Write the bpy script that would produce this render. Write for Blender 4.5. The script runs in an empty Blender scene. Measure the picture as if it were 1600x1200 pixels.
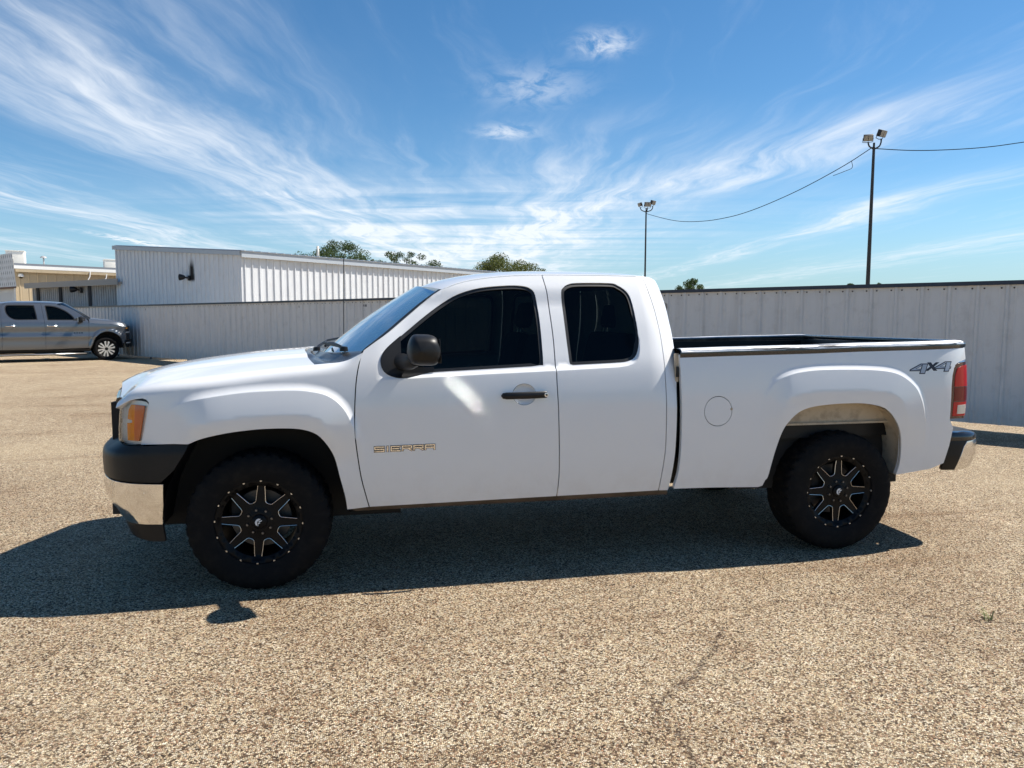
import bpy, bmesh, math, random
import numpy as np
from mathutils import Vector, Matrix
from mathutils.geometry import delaunay_2d_cdt
random.seed(7); RNG = np.random.default_rng(7)
SC = bpy.context.scene; COL = SC.collection
R = math.radians

# ---- camera
cam_d = bpy.data.cameras.new('camera'); cam = bpy.data.objects.new('camera', cam_d); COL.objects.link(cam)
cam.location = (0.617, -5.102, 1.533); cam.rotation_euler = (math.pi/2 - .0914, 0, -.1968)
cam_d.sensor_width = 36; cam_d.lens = 1125/1600*36; cam_d.clip_start = .05; cam_d.clip_end = 6000
SC.camera = cam

# ---- light: sun up to the right, slightly behind the truck
SUN = Vector((.75, .10, 1.0)).normalized()
sun_d = bpy.data.lights.new('sun', 'SUN'); sun = bpy.data.objects.new('sun', sun_d); COL.objects.link(sun)
sun_d.energy = 5.0; sun_d.angle = R(.53); sun_d.color = (1, .945, .86)
sun.rotation_euler = SUN.to_track_quat('Z', 'Y').to_euler()
SUN_EL = math.asin(SUN.z); SUN_AZ = math.atan2(SUN.x, SUN.y)

# ---- colour management
vs = SC.view_settings; SC.display_settings.display_device = 'sRGB'
vs.view_transform = 'Standard'; vs.look = 'None'; vs.gamma = 1.0; vs.use_curve_mapping = False; vs.exposure = 0.66
SC.render.engine = 'CYCLES'
SC.cycles.use_denoising = True
SC.cycles.max_bounces = 8; SC.cycles.diffuse_bounces = 4; SC.cycles.glossy_bounces = 4; SC.cycles.transparent_max_bounces = 12
SC.cycles.caustics_reflective = True; SC.cycles.blur_glossy = 0.0; SC.cycles.caustics_refractive = False
SC.cycles.sample_clamp_indirect = 0.0

# ---- node helpers
class NT:
    def __init__(s, tree): s.t = tree; s.n = tree.nodes; s.l = tree.links
    def new(s, typ, **kw):
        n = s.n.new(typ)
        for k, v in kw.items(): setattr(n, k, v)
        return n
    def put(s, sock, v):
        if hasattr(v, 'is_linked') or isinstance(v, bpy.types.NodeSocket): s.l.new(v, sock)
        else: sock.default_value = v
    def m(s, op, a, b=None, c=None, clamp=False):
        n = s.new('ShaderNodeMath', operation=op, use_clamp=clamp)
        for i, v in enumerate((a, b, c)):
            if v is not None: s.put(n.inputs[i], v)
        return n.outputs[0]
    def add(s, *a):
        r = a[0]
        for q in a[1:]: r = s.m('ADD', r, q)
        return r
    def mul(s, *a):
        r = a[0]
        for q in a[1:]: r = s.m('MULTIPLY', r, q)
        return r
    def ss(s, v, lo, hi):
        n = s.new('ShaderNodeMapRange', interpolation_type='SMOOTHSTEP')
        s.put(n.inputs[0], v); n.inputs[1].default_value = lo; n.inputs[2].default_value = hi
        n.inputs[3].default_value = 0; n.inputs[4].default_value = 1
        return n.outputs[0]
    def lin(s, v, lo, hi, a=0, b=1):
        n = s.new('ShaderNodeMapRange'); s.put(n.inputs[0], v)
        for i, q in enumerate((lo, hi, a, b)): n.inputs[i+1].default_value = q
        return n.outputs[0]
    def gauss(s, v, c, w):
        d = s.m('DIVIDE', s.m('SUBTRACT', v, c), w)
        return s.m('EXPONENT', s.m('MULTIPLY', s.m('MULTIPLY', d, d), -1.0))
    def vec(s, x, y, z=0.0):
        n = s.new('ShaderNodeCombineXYZ')
        for i, v in enumerate((x, y, z)): s.put(n.inputs[i], v)
        return n.outputs[0]
    def noise(s, v, scale=1, detail=4, rough=.5, dist=0.0, out=0):
        n = s.new('ShaderNodeTexNoise'); s.put(n.inputs['Vector'], v)
        n.inputs['Scale'].default_value = scale; n.inputs['Detail'].default_value = detail
        n.inputs['Roughness'].default_value = rough; n.inputs['Distortion'].default_value = dist
        return n.outputs[out]
    def mix(s, f, a, b, blend='MIX'):
        n = s.new('ShaderNodeMix', data_type='RGBA', blend_type=blend)
        s.put(n.inputs[0], f); s.put(n.inputs[6], a if not isinstance(a, tuple) else (*a, 1)[:4]); s.put(n.inputs[7], b if not isinstance(b, tuple) else (*b, 1)[:4])
        return n.outputs[2]
    def ramp(s, v, stops):
        n = s.new('ShaderNodeValToRGB'); s.put(n.inputs[0], v); e = n.color_ramp.elements
        while len(e) < len(stops): e.new(.5)
        for q, (p, c) in zip(e, stops): q.position = p; q.color = (*c, 1)
        return n.outputs[0]

# ---- sky
W = bpy.data.worlds.new('World'); SC.world = W; W.use_nodes = True
t = NT(W.node_tree); t.n.clear()
sky = t.new('ShaderNodeTexSky', sky_type='NISHITA'); sky.sun_disc = False
sky.sun_elevation = SUN_EL; sky.sun_rotation = SUN_AZ; sky.altitude = 1100; sky.air_density = 1.0; sky.dust_density = .35; sky.ozone_density = 1.6
tc = t.new('ShaderNodeTexCoord'); sp = t.new('ShaderNodeSeparateXYZ'); t.l.new(tc.outputs['Generated'], sp.inputs[0])
X, Y, Z = sp.outputs
cyw, syw = math.cos(.1968), math.sin(.1968)
dz = t.m('MAXIMUM', Z, .018)
A = t.m('DIVIDE', t.add(t.mul(X, syw), t.mul(Y, cyw)), dz)         # along the cirrus bands, on a flat cloud layer
Cc = t.m('DIVIDE', t.add(t.mul(X, cyw), t.mul(Y, -syw)), dz)       # across them
wn = t.m('SUBTRACT', t.noise(t.vec(t.mul(A, .55), t.mul(Cc, .7), 3.1), 1, 3), .5)
C2 = t.add(Cc, t.mul(wn, .85))
fib = t.noise(t.vec(t.mul(A, .30), t.mul(C2, 2.0), 1.7), 1.25, 9, .60, .35)
fine = t.noise(t.vec(t.mul(A, .9), t.mul(C2, 5.0), 9.2), 1.5, 7, .6, .25)
rip = t.noise(t.vec(t.mul(A, 1.7), t.mul(Cc, .40), 4.4), 1.0, 6, .56, .5)
tex = t.add(t.mul(fib, .70), t.mul(fine, .30))
fr = t.ss(tex, .36, .68)
b1 = t.mul(t.gauss(C2, -1.75, .62), t.ss(A, 1.2, 2.6), .85)
b2 = t.mul(t.gauss(C2, -4.15, .55), t.ss(A, 3.5, 5.0), 1.0)
b3 = t.mul(t.gauss(t.add(C2, t.mul(A, .40)), 3.55, .42), t.ss(A, 2.0, 4.2), .95)
b4 = t.mul(t.gauss(C2, 3.45, .32), t.ss(A, 4.0, 6.5), .95)
b5 = t.mul(t.gauss(Cc, -.4, 2.2), t.ss(A, 4.6, 7.0), t.ss(rip, .25, .68), 1.15)
b6 = t.mul(t.gauss(C2, .45, .55), t.ss(A, 3.2, 4.4), .55)
b7 = t.mul(t.gauss(C2, -6.8, 1.0), t.ss(A, 3.0, 6.0), .6)
b8 = t.mul(t.gauss(C2, 6.4, .8), t.ss(A, 3.0, 6.0), .6)
gen = t.mul(t.ss(tex, .52, .78), .22)
bands = t.add(b1, b2, b3, b4, b6, b7, b8)
den = t.add(t.mul(bands, t.add(t.mul(fr, .9), .08)), t.mul(b5, t.add(t.mul(fr, .55), .45)), gen)
pn = t.noise(t.vec(t.mul(A, 2.2), t.mul(Cc, 3.4), 7.7), 2.2, 8, .62, .6)
pf = t.add(t.mul(t.gauss(A, 2.74, .11), t.gauss(Cc, .33, .09)), t.mul(t.gauss(A, 3.25, .25), t.gauss(Cc, .10, .20), .38), t.mul(t.gauss(A, 4.0, .15), t.gauss(Cc, -.03, .14), .6), t.mul(t.gauss(A, 9.6, .9), t.gauss(Cc, -4.93, .15), 1.6))
den = t.add(den, t.mul(pf, t.ss(pn, .36, .62), 1.1))
den = t.m('MINIMUM', t.mul(den, .86), .90)
hz = t.ss(Z, .16, .0)                                              # the pale band along the skyline
skyc = t.mix(t.mul(hz, .7), sky.outputs[0], (3.0, 4.1, 5.1))
skyc = t.mix(1.0, skyc, (.95, 1.02, 1.02), 'MULTIPLY')
hs = t.new('ShaderNodeHueSaturation'); hs.inputs['Saturation'].default_value = 1.24; t.l.new(skyc, hs.inputs['Color'])
cl = t.mix(den, hs.outputs[0], (7.6, 8.0, 8.5))
bg = t.new('ShaderNodeBackground'); bg.inputs[1].default_value = .082; t.l.new(cl, bg.inputs[0])
wo = t.new('ShaderNodeOutputWorld'); t.l.new(bg.outputs[0], wo.inputs[0])
# ------------------------------------------------------------------ helpers
def tag(o, label=None, cat=None, group=None, kind=None):
    for k, v in (('label', label), ('category', cat), ('group', group), ('kind', kind)):
        if v: o[k] = v
    return o

def empty(name, loc=(0, 0, 0), rz=0.0, label=None, cat=None, group=None):
    o = bpy.data.objects.new(name, None); COL.objects.link(o); o.location = loc; o.rotation_euler = (0, 0, rz)
    o.empty_display_size = .2
    return tag(o, label, cat, group)

def link(name, me, mat=None, parent=None):
    o = bpy.data.objects.new(name, me); COL.objects.link(o)
    if mat is not None and not me.materials: me.materials.append(mat)
    if parent: o.parent = parent
    return o

def mesh(name, V, F, mat=None, parent=None, smooth=True, normals=None):
    me = bpy.data.meshes.new(name); me.from_pydata([tuple(map(float, v)) for v in V], [], [tuple(map(int, f)) for f in F]); me.update()
    me.polygons.foreach_set('use_smooth', [smooth]*len(me.polygons))
    if normals is not None: me.normals_split_custom_set_from_vertices([tuple(map(float, n)) for n in normals])
    return link(name, me, mat, parent)

class MB:
    """collects simple shapes into one mesh"""
    def __init__(s): s.V = []; s.F = []; s.S = []
    def add(s, V, F, smooth=False):
        o = len(s.V); s.V += [tuple(v) for v in V]; s.F += [tuple(i+o for i in f) for f in F]; s.S += [smooth]*len(F); return s
    def box(s, lo, hi, M=None, bev=0.0):
        bm = bmesh.new(); bmesh.ops.create_cube(bm, size=1)
        for v in bm.verts: v.co = Vector([lo[i] + (v.co[i]+.5)*(hi[i]-lo[i]) for i in range(3)])
        if bev: bmesh.ops.bevel(bm, geom=bm.edges[:], offset=bev, segments=2, affect='EDGES', profile=.5)
        if M is not None: bmesh.ops.transform(bm, matrix=M, verts=bm.verts)
        bm.verts.ensure_lookup_table()
        s.add([v.co[:] for v in bm.verts], [[v.index for v in f.verts] for f in bm.faces], bool(bev)); bm.free(); return s
    def tube(s, pts, r, n=8, caps=True, r2=None):
        pts = [Vector(p) for p in pts]; rings = []; k = len(pts); up = None
        for i, p in enumerate(pts):
            d = (pts[min(i+1, k-1)] - pts[max(i-1, 0)]).normalized()
            if up is None: up = d.orthogonal().normalized()
            up = (up - d*up.dot(d)).normalized(); sd = d.cross(up)
            rr = r if r2 is None else r + (r2-r)*i/(k-1)
            rings.append([p + (up*math.cos(2*math.pi*j/n) + sd*math.sin(2*math.pi*j/n))*rr for j in range(n)])
        V = [v for q in rings for v in q]
        F = [(i*n+j, i*n+(j+1) % n, (i+1)*n+(j+1) % n, (i+1)*n+j) for i in range(k-1) for j in range(n)]
        if caps: F += [tuple(range(n))[::-1], tuple((k-1)*n+j for j in range(n))]
        return s.add(V, F, True)
    def lathe(s, prof, n=32, axis='y', cen=(0, 0, 0)):
        """prof: (radius, along-axis)"""
        V = []; k = len(prof)
        for j in range(n):
            a = 2*math.pi*j/n
            for r, h in prof:
                q = {'y': (r*math.cos(a), h, r*math.sin(a)), 'z': (r*math.cos(a), r*math.sin(a), h), 'x': (h, r*math.cos(a), r*math.sin(a))}[axis]
                V.append((q[0]+cen[0], q[1]+cen[1], q[2]+cen[2]))
        F = [(j*k+i, ((j+1) % n)*k+i, ((j+1) % n)*k+i+1, j*k+i+1) for j in range(n) for i in range(k-1)]
        return s.add(V, F, True)
    def grid(s, fn, nu, nv, smooth=True):
        V = [fn(u/nu, v/nv) for u in range(nu+1) for v in range(nv+1)]
        F = [(u*(nv+1)+v, (u+1)*(nv+1)+v, (u+1)*(nv+1)+v+1, u*(nv+1)+v+1) for u in range(nu) for v in range(nv)]
        return s.add(V, F, smooth)
    def build(s, name, mat=None, parent=None, mirror=False, sharp=35):
        V = s.V; F = s.F
        if mirror: V = [(v[0], -v[1], v[2]) for v in V]; F = [f[::-1] for f in F]
        me = bpy.data.meshes.new(name); me.from_pydata([tuple(map(float, v)) for v in V], [], F); me.update()
        bm = bmesh.new(); bm.from_mesh(me); bmesh.ops.recalc_face_normals(bm, faces=bm.faces[:])
        for e in bm.edges:
            e.smooth = not (len(e.link_faces) == 2 and e.calc_face_angle(0) > R(sharp))
        bm.to_mesh(me); bm.free()
        me.polygons.foreach_set('use_smooth', s.S)
        return link(name, me, mat, parent)

def box_part(name, lo, hi, mat, parent=None, bev=.0, M=None): return MB().box(lo, hi, M, bev).build(name, mat, parent)

def mat(name, col=(.5, .5, .5), rough=.5, metal=0.0, coat=0.0, spec=.5, coat_rough=.03, trans=0.0, emis=None):
    m = bpy.data.materials.new(name); m.use_nodes = True; b = m.node_tree.nodes['Principled BSDF']
    b.inputs['Base Color'].default_value = (*col, 1); b.inputs['Roughness'].default_value = rough; b.inputs['Metallic'].default_value = metal
    b.inputs['Coat Weight'].default_value = coat; b.inputs['Coat Roughness'].default_value = coat_rough; b.inputs['Specular IOR Level'].default_value = spec
    return m

def nodes(m):
    t = NT(m.node_tree); b = t.n['Principled BSDF']
    tc = t.new('ShaderNodeTexCoord'); geo = t.new('ShaderNodeNewGeometry')
    return t, b, tc.outputs['Object'], geo.outputs['Position']

def bump(t, b, h, strength=.3, dist=.01):
    n = t.new('ShaderNodeBump'); n.inputs['Strength'].default_value = strength; n.inputs['Distance'].default_value = dist
    t.l.new(h, n.inputs['Height']); t.l.new(n.outputs[0], b.inputs['Normal'])

def glass_mat(name, tint, ior=1.5, rough=0.0):
    m = bpy.data.materials.new(name); m.use_nodes = True; t = NT(m.node_tree); t.n.clear()
    tr = t.new('ShaderNodeBsdfTransparent'); tr.inputs[0].default_value = (*tint, 1)
    gl = t.new('ShaderNodeBsdfGlossy'); gl.inputs['Roughness'].default_value = rough; gl.inputs[0].default_value = (.95, .97, 1, 1)
    fr = t.new('ShaderNodeFresnel'); fr.inputs[0].default_value = ior
    mx = t.new('ShaderNodeMixShader'); t.l.new(fr.outputs[0], mx.inputs[0]); t.l.new(tr.outputs[0], mx.inputs[1]); t.l.new(gl.outputs[0], mx.inputs[2])
    o = t.new('ShaderNodeOutputMaterial'); t.l.new(mx.outputs[0], o.inputs[0])
    return m

def tinted(m, amount, scale=3.0, detail=5, by=(.5, .45, .4), lo=.4, hi=.7):
    """multiply a material's colour by blotches of dirt"""
    t, b, ob, pos = nodes(m)
    base = b.inputs['Base Color'].default_value[:3]
    n = t.noise(ob, scale, detail, .6)
    t.l.new(t.mix(t.mul(t.ss(n, lo, hi), amount), tuple(base), tuple(base[i]*by[i] for i in range(3))), b.inputs['Base Color'])
    return m

def poly_area(p): return .5*sum(p[i][0]*p[(i+1) % len(p)][1] - p[(i+1) % len(p)][0]*p[i][1] for i in range(len(p)))

def prep(poly, step, inset=0.0):
    p = [tuple(map(float, q)) for q in poly]
    q = [p[0]]
    for a in p[1:]:
        if math.hypot(a[0]-q[-1][0], a[1]-q[-1][1]) > 1e-4: q.append(a)
    if math.hypot(q[0][0]-q[-1][0], q[0][1]-q[-1][1]) < 1e-4: q.pop()
    if poly_area(q) < 0: q = q[::-1]
    p = np.array(q); n = len(p)
    if inset:
        e = np.roll(p, -1, 0) - p; L = np.hypot(*e.T)[:, None]; e = e/L
        nr = np.stack([-e[:, 1], e[:, 0]], 1); pr = np.roll(nr, 1, 0); s = nr + pr
        s = s/np.maximum((s*s).sum(1)/2, .35)[:, None]
        p = p + s*inset
    out = []
    for i in range(n):
        a = p[i]; b = p[(i+1) % n]; k = max(1, int(math.ceil(np.hypot(*(b-a))/step)))
        out += [a + (b-a)*j/k for j in range(k)]
    return np.array(out)

def prep_open(line, step):
    out = [np.array(line[0], float)]
    for a in line[1:]:
        a = np.array(a, float); p = out[-1]; k = max(1, int(round(np.hypot(*(a-p))/step)))
        out += [p + (a-p)*j/k for j in range(1, k+1)]
    return out

def tri_region(outline, holes, step, gstep=None, feats=()):
    """constrained triangulation of a region with holes, with inner grid points"""
    pts = list(outline); edges = []; n = len(pts); edges += [(i, (i+1) % n) for i in range(n)]
    for h in holes:
        o = len(pts); k = len(h); pts += list(h); edges += [(o+i, o+(i+1) % k) for i in range(k)]
    nb = len(pts)
    g = gstep or step
    lo = outline.min(0); hi = outline.max(0)
    gx, gy = np.meshgrid(np.arange(lo[0]+g/2, hi[0], g), np.arange(lo[1]+g/2, hi[1], g)); G = np.stack([gx.ravel(), gy.ravel()], 1)
    if len(G):
        d = seg_sdf(G, outline)
        for h in holes: d = np.minimum(d, -seg_sdf(G, h))
        G = G[d > g*.45]
        for line, offs, sp_ in feats:             # rows of points that follow a crease
            q = np.array(prep_open(line, sp_)); dd = np.min(np.hypot(G[:, None, 0]-q[None, :, 0], G[:, None, 1]-q[None, :, 1]), 1)
            G = G[(dd > max(abs(offs[0]), abs(offs[-1])) + g*.3)]
            e = np.gradient(q, axis=0); e /= np.maximum(np.hypot(*e.T), 1e-9)[:, None]; nr = np.stack([e[:, 1], -e[:, 0]], 1)
            R_ = np.concatenate([q + nr*o for o in offs]); sd = seg_sdf(R_, outline)
            for h in holes: sd = np.minimum(sd, -seg_sdf(R_, h))
            G = np.concatenate([G, R_[sd > .006]])
        pts += list(G)
    r = delaunay_2d_cdt([Vector((float(p[0]), float(p[1]))) for p in pts], edges, [], 0, 1e-7)
    V = np.array([v[:] for v in r[0]]); F = np.array([f for f in r[2] if len(f) == 3], int)
    cen = V[F].mean(1); d = seg_sdf(cen, outline) > 0
    for h in holes: d &= seg_sdf(cen, h) < 0
    F = F[d]
    a = V[F]; ar = (a[:, 1, 0]-a[:, 0, 0])*(a[:, 2, 1]-a[:, 0, 1]) - (a[:, 2, 0]-a[:, 0, 0])*(a[:, 1, 1]-a[:, 0, 1])
    F = F[np.abs(ar) > 1e-10]; ar = ar[np.abs(ar) > 1e-10]
    F[ar < 0] = F[ar < 0][:, ::-1]
    return V, F

def surf_normals(S, P, e=1.5e-3):
    dx = S(P + [e, 0]) - S(P - [e, 0]); dt = S(P + [0, e]) - S(P - [0, e])
    n = np.cross(dx, dt); return n/np.maximum(np.linalg.norm(n, axis=1), 1e-12)[:, None]

def panel(name, S, outline, holes=(), step=.03, m=None, parent=None, inset=.0035, flange=.025, offset=0.0, gstep=None, mirror=False, flip=False, feats=()):
    """one body panel cut out of a surface S(x, t), with rolled-in edges; returns the object"""
    ol = prep(outline, step, inset); hs = [prep(h, step, -inset) for h in holes]
    P, F = tri_region(ol, hs, step, gstep, feats)
    V = S(P); N = surf_normals(S, P)
    if flip: N = -N; F = F[:, ::-1]
    V = V + N*offset
    if flange:
        cnt = {}
        for f in F:
            for i in range(3):
                a, b = int(f[i]), int(f[(i+1) % 3]); cnt[(a, b)] = 1
        be = [(a, b) for (a, b) in cnt if (b, a) not in cnt]
        ids = sorted({a for a, b in be}); mp = {v: i for i, v in enumerate(ids)}; k = len(ids); o = len(V)
        out = np.zeros((k, 3))
        for a, b in be:
            d = V[b]-V[a]; q = np.cross(d, N[a]); q = q/max(np.linalg.norm(q), 1e-9); out[mp[a]] += q; out[mp[b]] += q
        out /= np.maximum(np.linalg.norm(out, axis=1), 1e-9)[:, None]
        B = V[ids]; NB = N[ids]
        V = np.concatenate([V, B - NB*.0035 + out*.0006, B - NB*flange])
        N = np.concatenate([N, out, out])
        F = [tuple(f) for f in F]
        for a, b in be:
            i, j = mp[a], mp[b]
            F.append((b, a, o+i, o+j)); F.append((o+j, o+i, o+k+i, o+k+j))
    if mirror:
        V = V*[1, -1, 1]; N = N*[1, -1, 1]; F = [tuple(f)[::-1] for f in F]
    return mesh(name, V, F, m, parent, True, N)

def both(name, *a, **k):
    return panel(name, *a, **k), panel(name, *a, mirror=True, **k)

def grid_surface(name, fn, nu, nv, m=None, parent=None, thick=0.0):
    o = MB().grid(fn, nu, nv).build(name, m, parent)
    return o

def copy_tree(o, parent=None):
    c = o.copy(); COL.objects.link(c); c.parent = parent
    for ch in o.children: copy_tree(ch, c)
    return c

# ------------------------------------------------------------------ pickup body surfaces (metres; front wheel at x=0, nose towards -x)
def spline(xs, ys):
    xs = np.array(xs, float); ys = np.array(ys, float); n = len(xs); h = np.diff(xs)
    A = np.zeros((n, n)); b = np.zeros(n); A[0, 0] = A[-1, -1] = 1
    for i in range(1, n - 1):
        A[i, i-1] = h[i-1]; A[i, i] = 2*(h[i-1] + h[i]); A[i, i+1] = h[i]
        b[i] = 3*((ys[i+1]-ys[i])/h[i] - (ys[i]-ys[i-1])/h[i-1])
    c = np.linalg.solve(A, b)
    bb = (ys[1:]-ys[:-1])/h - h*(2*c[:-1]+c[1:])/3; dd = (c[1:]-c[:-1])/(3*h)
    def f(v):
        v = np.asarray(v, float); i = np.clip(np.searchsorted(xs, v) - 1, 0, n - 2)
        u = v - xs[i]
        r = ys[i] + bb[i]*u + c[i]*u*u + dd[i]*u**3
        r = np.where(v < xs[0], ys[0] + bb[0]*(v - xs[0]), r)
        se = bb[-1] + 2*c[-2]*h[-1] + 3*dd[-1]*h[-1]**2
        return np.where(v > xs[-1], ys[-1] + se*(v - xs[-1]), r)
    return f

def sstep(v): v = np.clip(v, 0, 1); return v*v*(3 - 2*v)

def seg_sdf(P, poly):
    """signed distance to a closed polygon, positive inside"""
    P = np.asarray(P, float); poly = np.asarray(poly, float)
    d = np.full(len(P), 1e9); ins = np.zeros(len(P), bool); n = len(poly)
    for i in range(n):
        a = poly[i]; b = poly[(i+1) % n]; e = b - a; w = P - a
        t = np.clip((w @ e)/max(e @ e, 1e-12), 0, 1)
        d = np.minimum(d, np.hypot(*(w - t[:, None]*e).T))
        c = (a[1] > P[:, 1]) != (b[1] > P[:, 1])
        xx = a[0] + (P[:, 1]-a[1])*e[0]/(e[1] if abs(e[1]) > 1e-12 else 1e-12)
        ins ^= c & (P[:, 0] < xx)
    return np.where(ins, d, -d)

def catmull(pts, k=6):
    p = [np.array(q, float) for q in pts]
    if len(p) < 3: return [tuple(q) for q in p]
    e = [2*p[0]-p[1]] + p + [2*p[-1]-p[-2]]; out = []
    for i in range(1, len(e)-2):
        for j in range(k):
            t = j/k; a, b, c, d = e[i-1], e[i], e[i+1], e[i+2]
            out.append(tuple(.5*((2*b) + (c-a)*t + (2*a-5*b+4*c-d)*t*t + (3*b-a-3*c+d)*t**3)))
    out.append(tuple(p[-1]))
    return out

side_w = spline([.30, .42, .55, .75, .95, 1.05, 1.15, 1.22, 1.28, 1.35, 1.5, 1.65, 1.75, 1.82],
                [.935, .957, .977, .995, 1.001, .997, .985, .972, .955, .928, .865, .788, .727, .678])
bed_w = spline([.30, .45, .60, .80, .95, 1.05, 1.15, 1.25, 1.36, 1.42], [.955, .972, .986, .998, 1.000, .997, .990, .979, .960, .945])

# raised brows round the wheel arches
BROW_F = catmull([(-.52,.86), (-.47,.98), (-.417,1.049), (-.316,1.090), (-.071,1.126), (.12,1.135), (.23,1.134), (.30,1.126), (.374,1.108), (.435,1.071), (.489,1.005), (.53,.90), (.56,.75), (.58,.5)], 4) + [(-.56, .5)]
BROW_R = catmull([(3.00,.80), (3.04,.98), (3.119,1.119), (3.22,1.172), (3.362,1.197), (3.53,1.203), (3.761,1.199), (3.92,1.186), (4.023,1.158), (4.11,1.10), (4.16,1.037), (4.20,.93), (4.23,.75), (4.24,.45)], 4) + [(3.0, .45)]
BELT_REC = catmull([(.70,1.185), (.79,1.190), (1.269,1.209), (1.699,1.224), (2.10,1.240)], 4) + catmull([(2.16,1.247), (2.21,1.268), (2.236,1.31), (2.247,1.38), (2.235,1.50), (2.19,1.64), (2.13,1.74)], 4) + [(2.10, 1.95), (.2, 1.95), (.2, 1.45)]

def brow(x, z, poly, h, slope, fade):
    d = seg_sdf(np.stack([x, z], 1), poly)
    ramp = np.where(d < 0, h*np.clip((d + .045)/.045, 0, 1)**2, h)
    face = slope*np.clip(d, 0, .13)/.13 - .012*np.clip((d - .14)/.1, 0, 1)
    return (ramp + face*(d > 0))*fade

def side_half(x, z):
    x = np.asarray(x, float); z = np.asarray(z, float)
    w = side_w(z)
    a = np.clip((-.12 - x)/.66, 0, 1.15)
    w = w*(1 - .165*a**2.6)
    f = sstep((x + .47)/.24)*sstep((z - .70)/.25)*(1 - sstep((z - 1.22)/.1))
    f = f*(1 - .0*x)
    w = w + brow(x, z, BROW_F, .020, .017, f)
    rec = seg_sdf(np.stack([x, z], 1), BELT_REC)
    w = w - .024*sstep((rec + .004)/.022)*sstep((x - .64)/.22)*(1 - sstep((z - 1.60)/.13))
    return w

def bed_half(x, z):
    x = np.asarray(x, float); z = np.asarray(z, float)
    w = bed_w(z)
    f = sstep((x - 3.02)/.22)*sstep((z - .62)/.35)
    w = w + brow(x, z, BROW_R, .018, .012, f)
    w = w - .05*np.clip((x - 4.30)/.28, 0, 1.2)**2.5
    return w

# hood: height on the centre line and along the shut line
hood_c = spline([-1.0, -.93, -.87, -.78, -.69, -.53, -.33, -.13, .08, .21, .6], [1.06, 1.125, 1.165, 1.199, 1.224, 1.257, 1.286, 1.310, 1.327, 1.335, 1.35])
shut_z = spline([-.82, -.74, -.71, -.665, -.595, -.49, -.37, -.254, 0, .258, .36, .45, .52, .60], [1.04, 1.078, 1.100, 1.136, 1.164, 1.187, 1.204, 1.217, 1.244, 1.267, 1.275, 1.288, 1.315, 1.385])
shut_y = spline([-.95, -.82, -.74, -.68, -.5, -.2, .3, .6], [.70, .755, .800, .832, .873, .895, .900, .900])

def front_surf(P):
    """P[:,0]=x, P[:,1]=t ; t<=z0 side, z0..z0+.3 shoulder, z0+.3..z0+1.3 hood to the centre line"""
    x = P[:, 0]; t = P[:, 1]
    zs = shut_z(x); z0 = zs - .065; yb = shut_y(x); zc = hood_c(x)
    y = np.empty_like(x); z = np.empty_like(x)
    s = t <= z0
    y[s] = side_half(x[s], t[s]); z[s] = t[s]
    m = (~s) & (t <= z0 + .3)
    if m.any():
        u = (t[m] - z0[m])/.3
        A = np.stack([side_half(x[m], z0[m]), z0[m]], 1); B = np.stack([yb[m], zs[m]], 1)
        tA = np.stack([(side_half(x[m], z0[m]) - side_half(x[m], z0[m] - .01))/.01, np.ones(m.sum())], 1)
        sl = np.clip(2*(zc[m]-zs[m])/yb[m], 0, .30)
        tB = np.stack([-np.ones(m.sum()), sl], 1)
        C1 = A + tA*.042; C2 = B - tB*.034
        u = u[:, None]
        q = (1-u)**3*A + 3*u*(1-u)**2*C1 + 3*u*u*(1-u)*C2 + u**3*B
        y[m] = q[:, 0]; z[m] = q[:, 1]
    h = t > z0 + .3
    if h.any():
        v = np.clip(t[h] - z0[h] - .3, 0, 1)
        yy = yb[h]*(1 - v)
        dome = .016*sstep((.56 - yy)/.09)*sstep((x[h] + .80)/.35)
        z[h] = zc[h] - .016*sstep((x[h] + .80)/.35) + dome - (zc[h]-zs[h])*(yy/yb[h])**2
        y[h] = yy
    return np.stack([x, -y, z], 1)

ROOF_C = spline([.9, 1.0, 1.1, 1.25, 1.45, 1.75, 2.05, 2.3, 2.42, 2.48, 2.53], [1.715, 1.758, 1.788, 1.817, 1.839, 1.850, 1.848, 1.838, 1.822, 1.80, 1.76])
ROOF_T = spline([.95, 1.048, 1.17, 1.301, 1.47, 1.687, 2.0, 2.3, 2.40, 2.47, 2.53], [1.635, 1.700, 1.750, 1.776, 1.795, 1.804, 1.806, 1.802, 1.793, 1.765, 1.71])

def cab_surf(P):
    """t<=zt side; zt..zt+1 roof to the centre line"""
    x = P[:, 0]; t = P[:, 1]
    zt = ROOF_T(x) ; zc = ROOF_C(x)
    y = np.empty_like(x); z = np.empty_like(x)
    s = t <= zt
    y[s] = side_half(x[s], t[s]); z[s] = t[s]
    h = ~s
    if h.any():
        yt = side_half(x[h], zt[h]); v = np.clip(t[h]-zt[h], 0, 1)
        z[h] = zt[h] + (zc[h]-zt[h])*(1 - (1-v)**3.2)
        y[h] = yt*(1 - v)
    y = y - .10*np.clip((x - 2.30)/.2, 0, 1.3)**2*np.clip((z - .9)/.6, .15, 1)
    return np.stack([x, -y, z], 1)

def bed_surf(P):
    return np.stack([P[:, 0], -bed_half(P[:, 0], P[:, 1]), P[:, 1]], 1)
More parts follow.
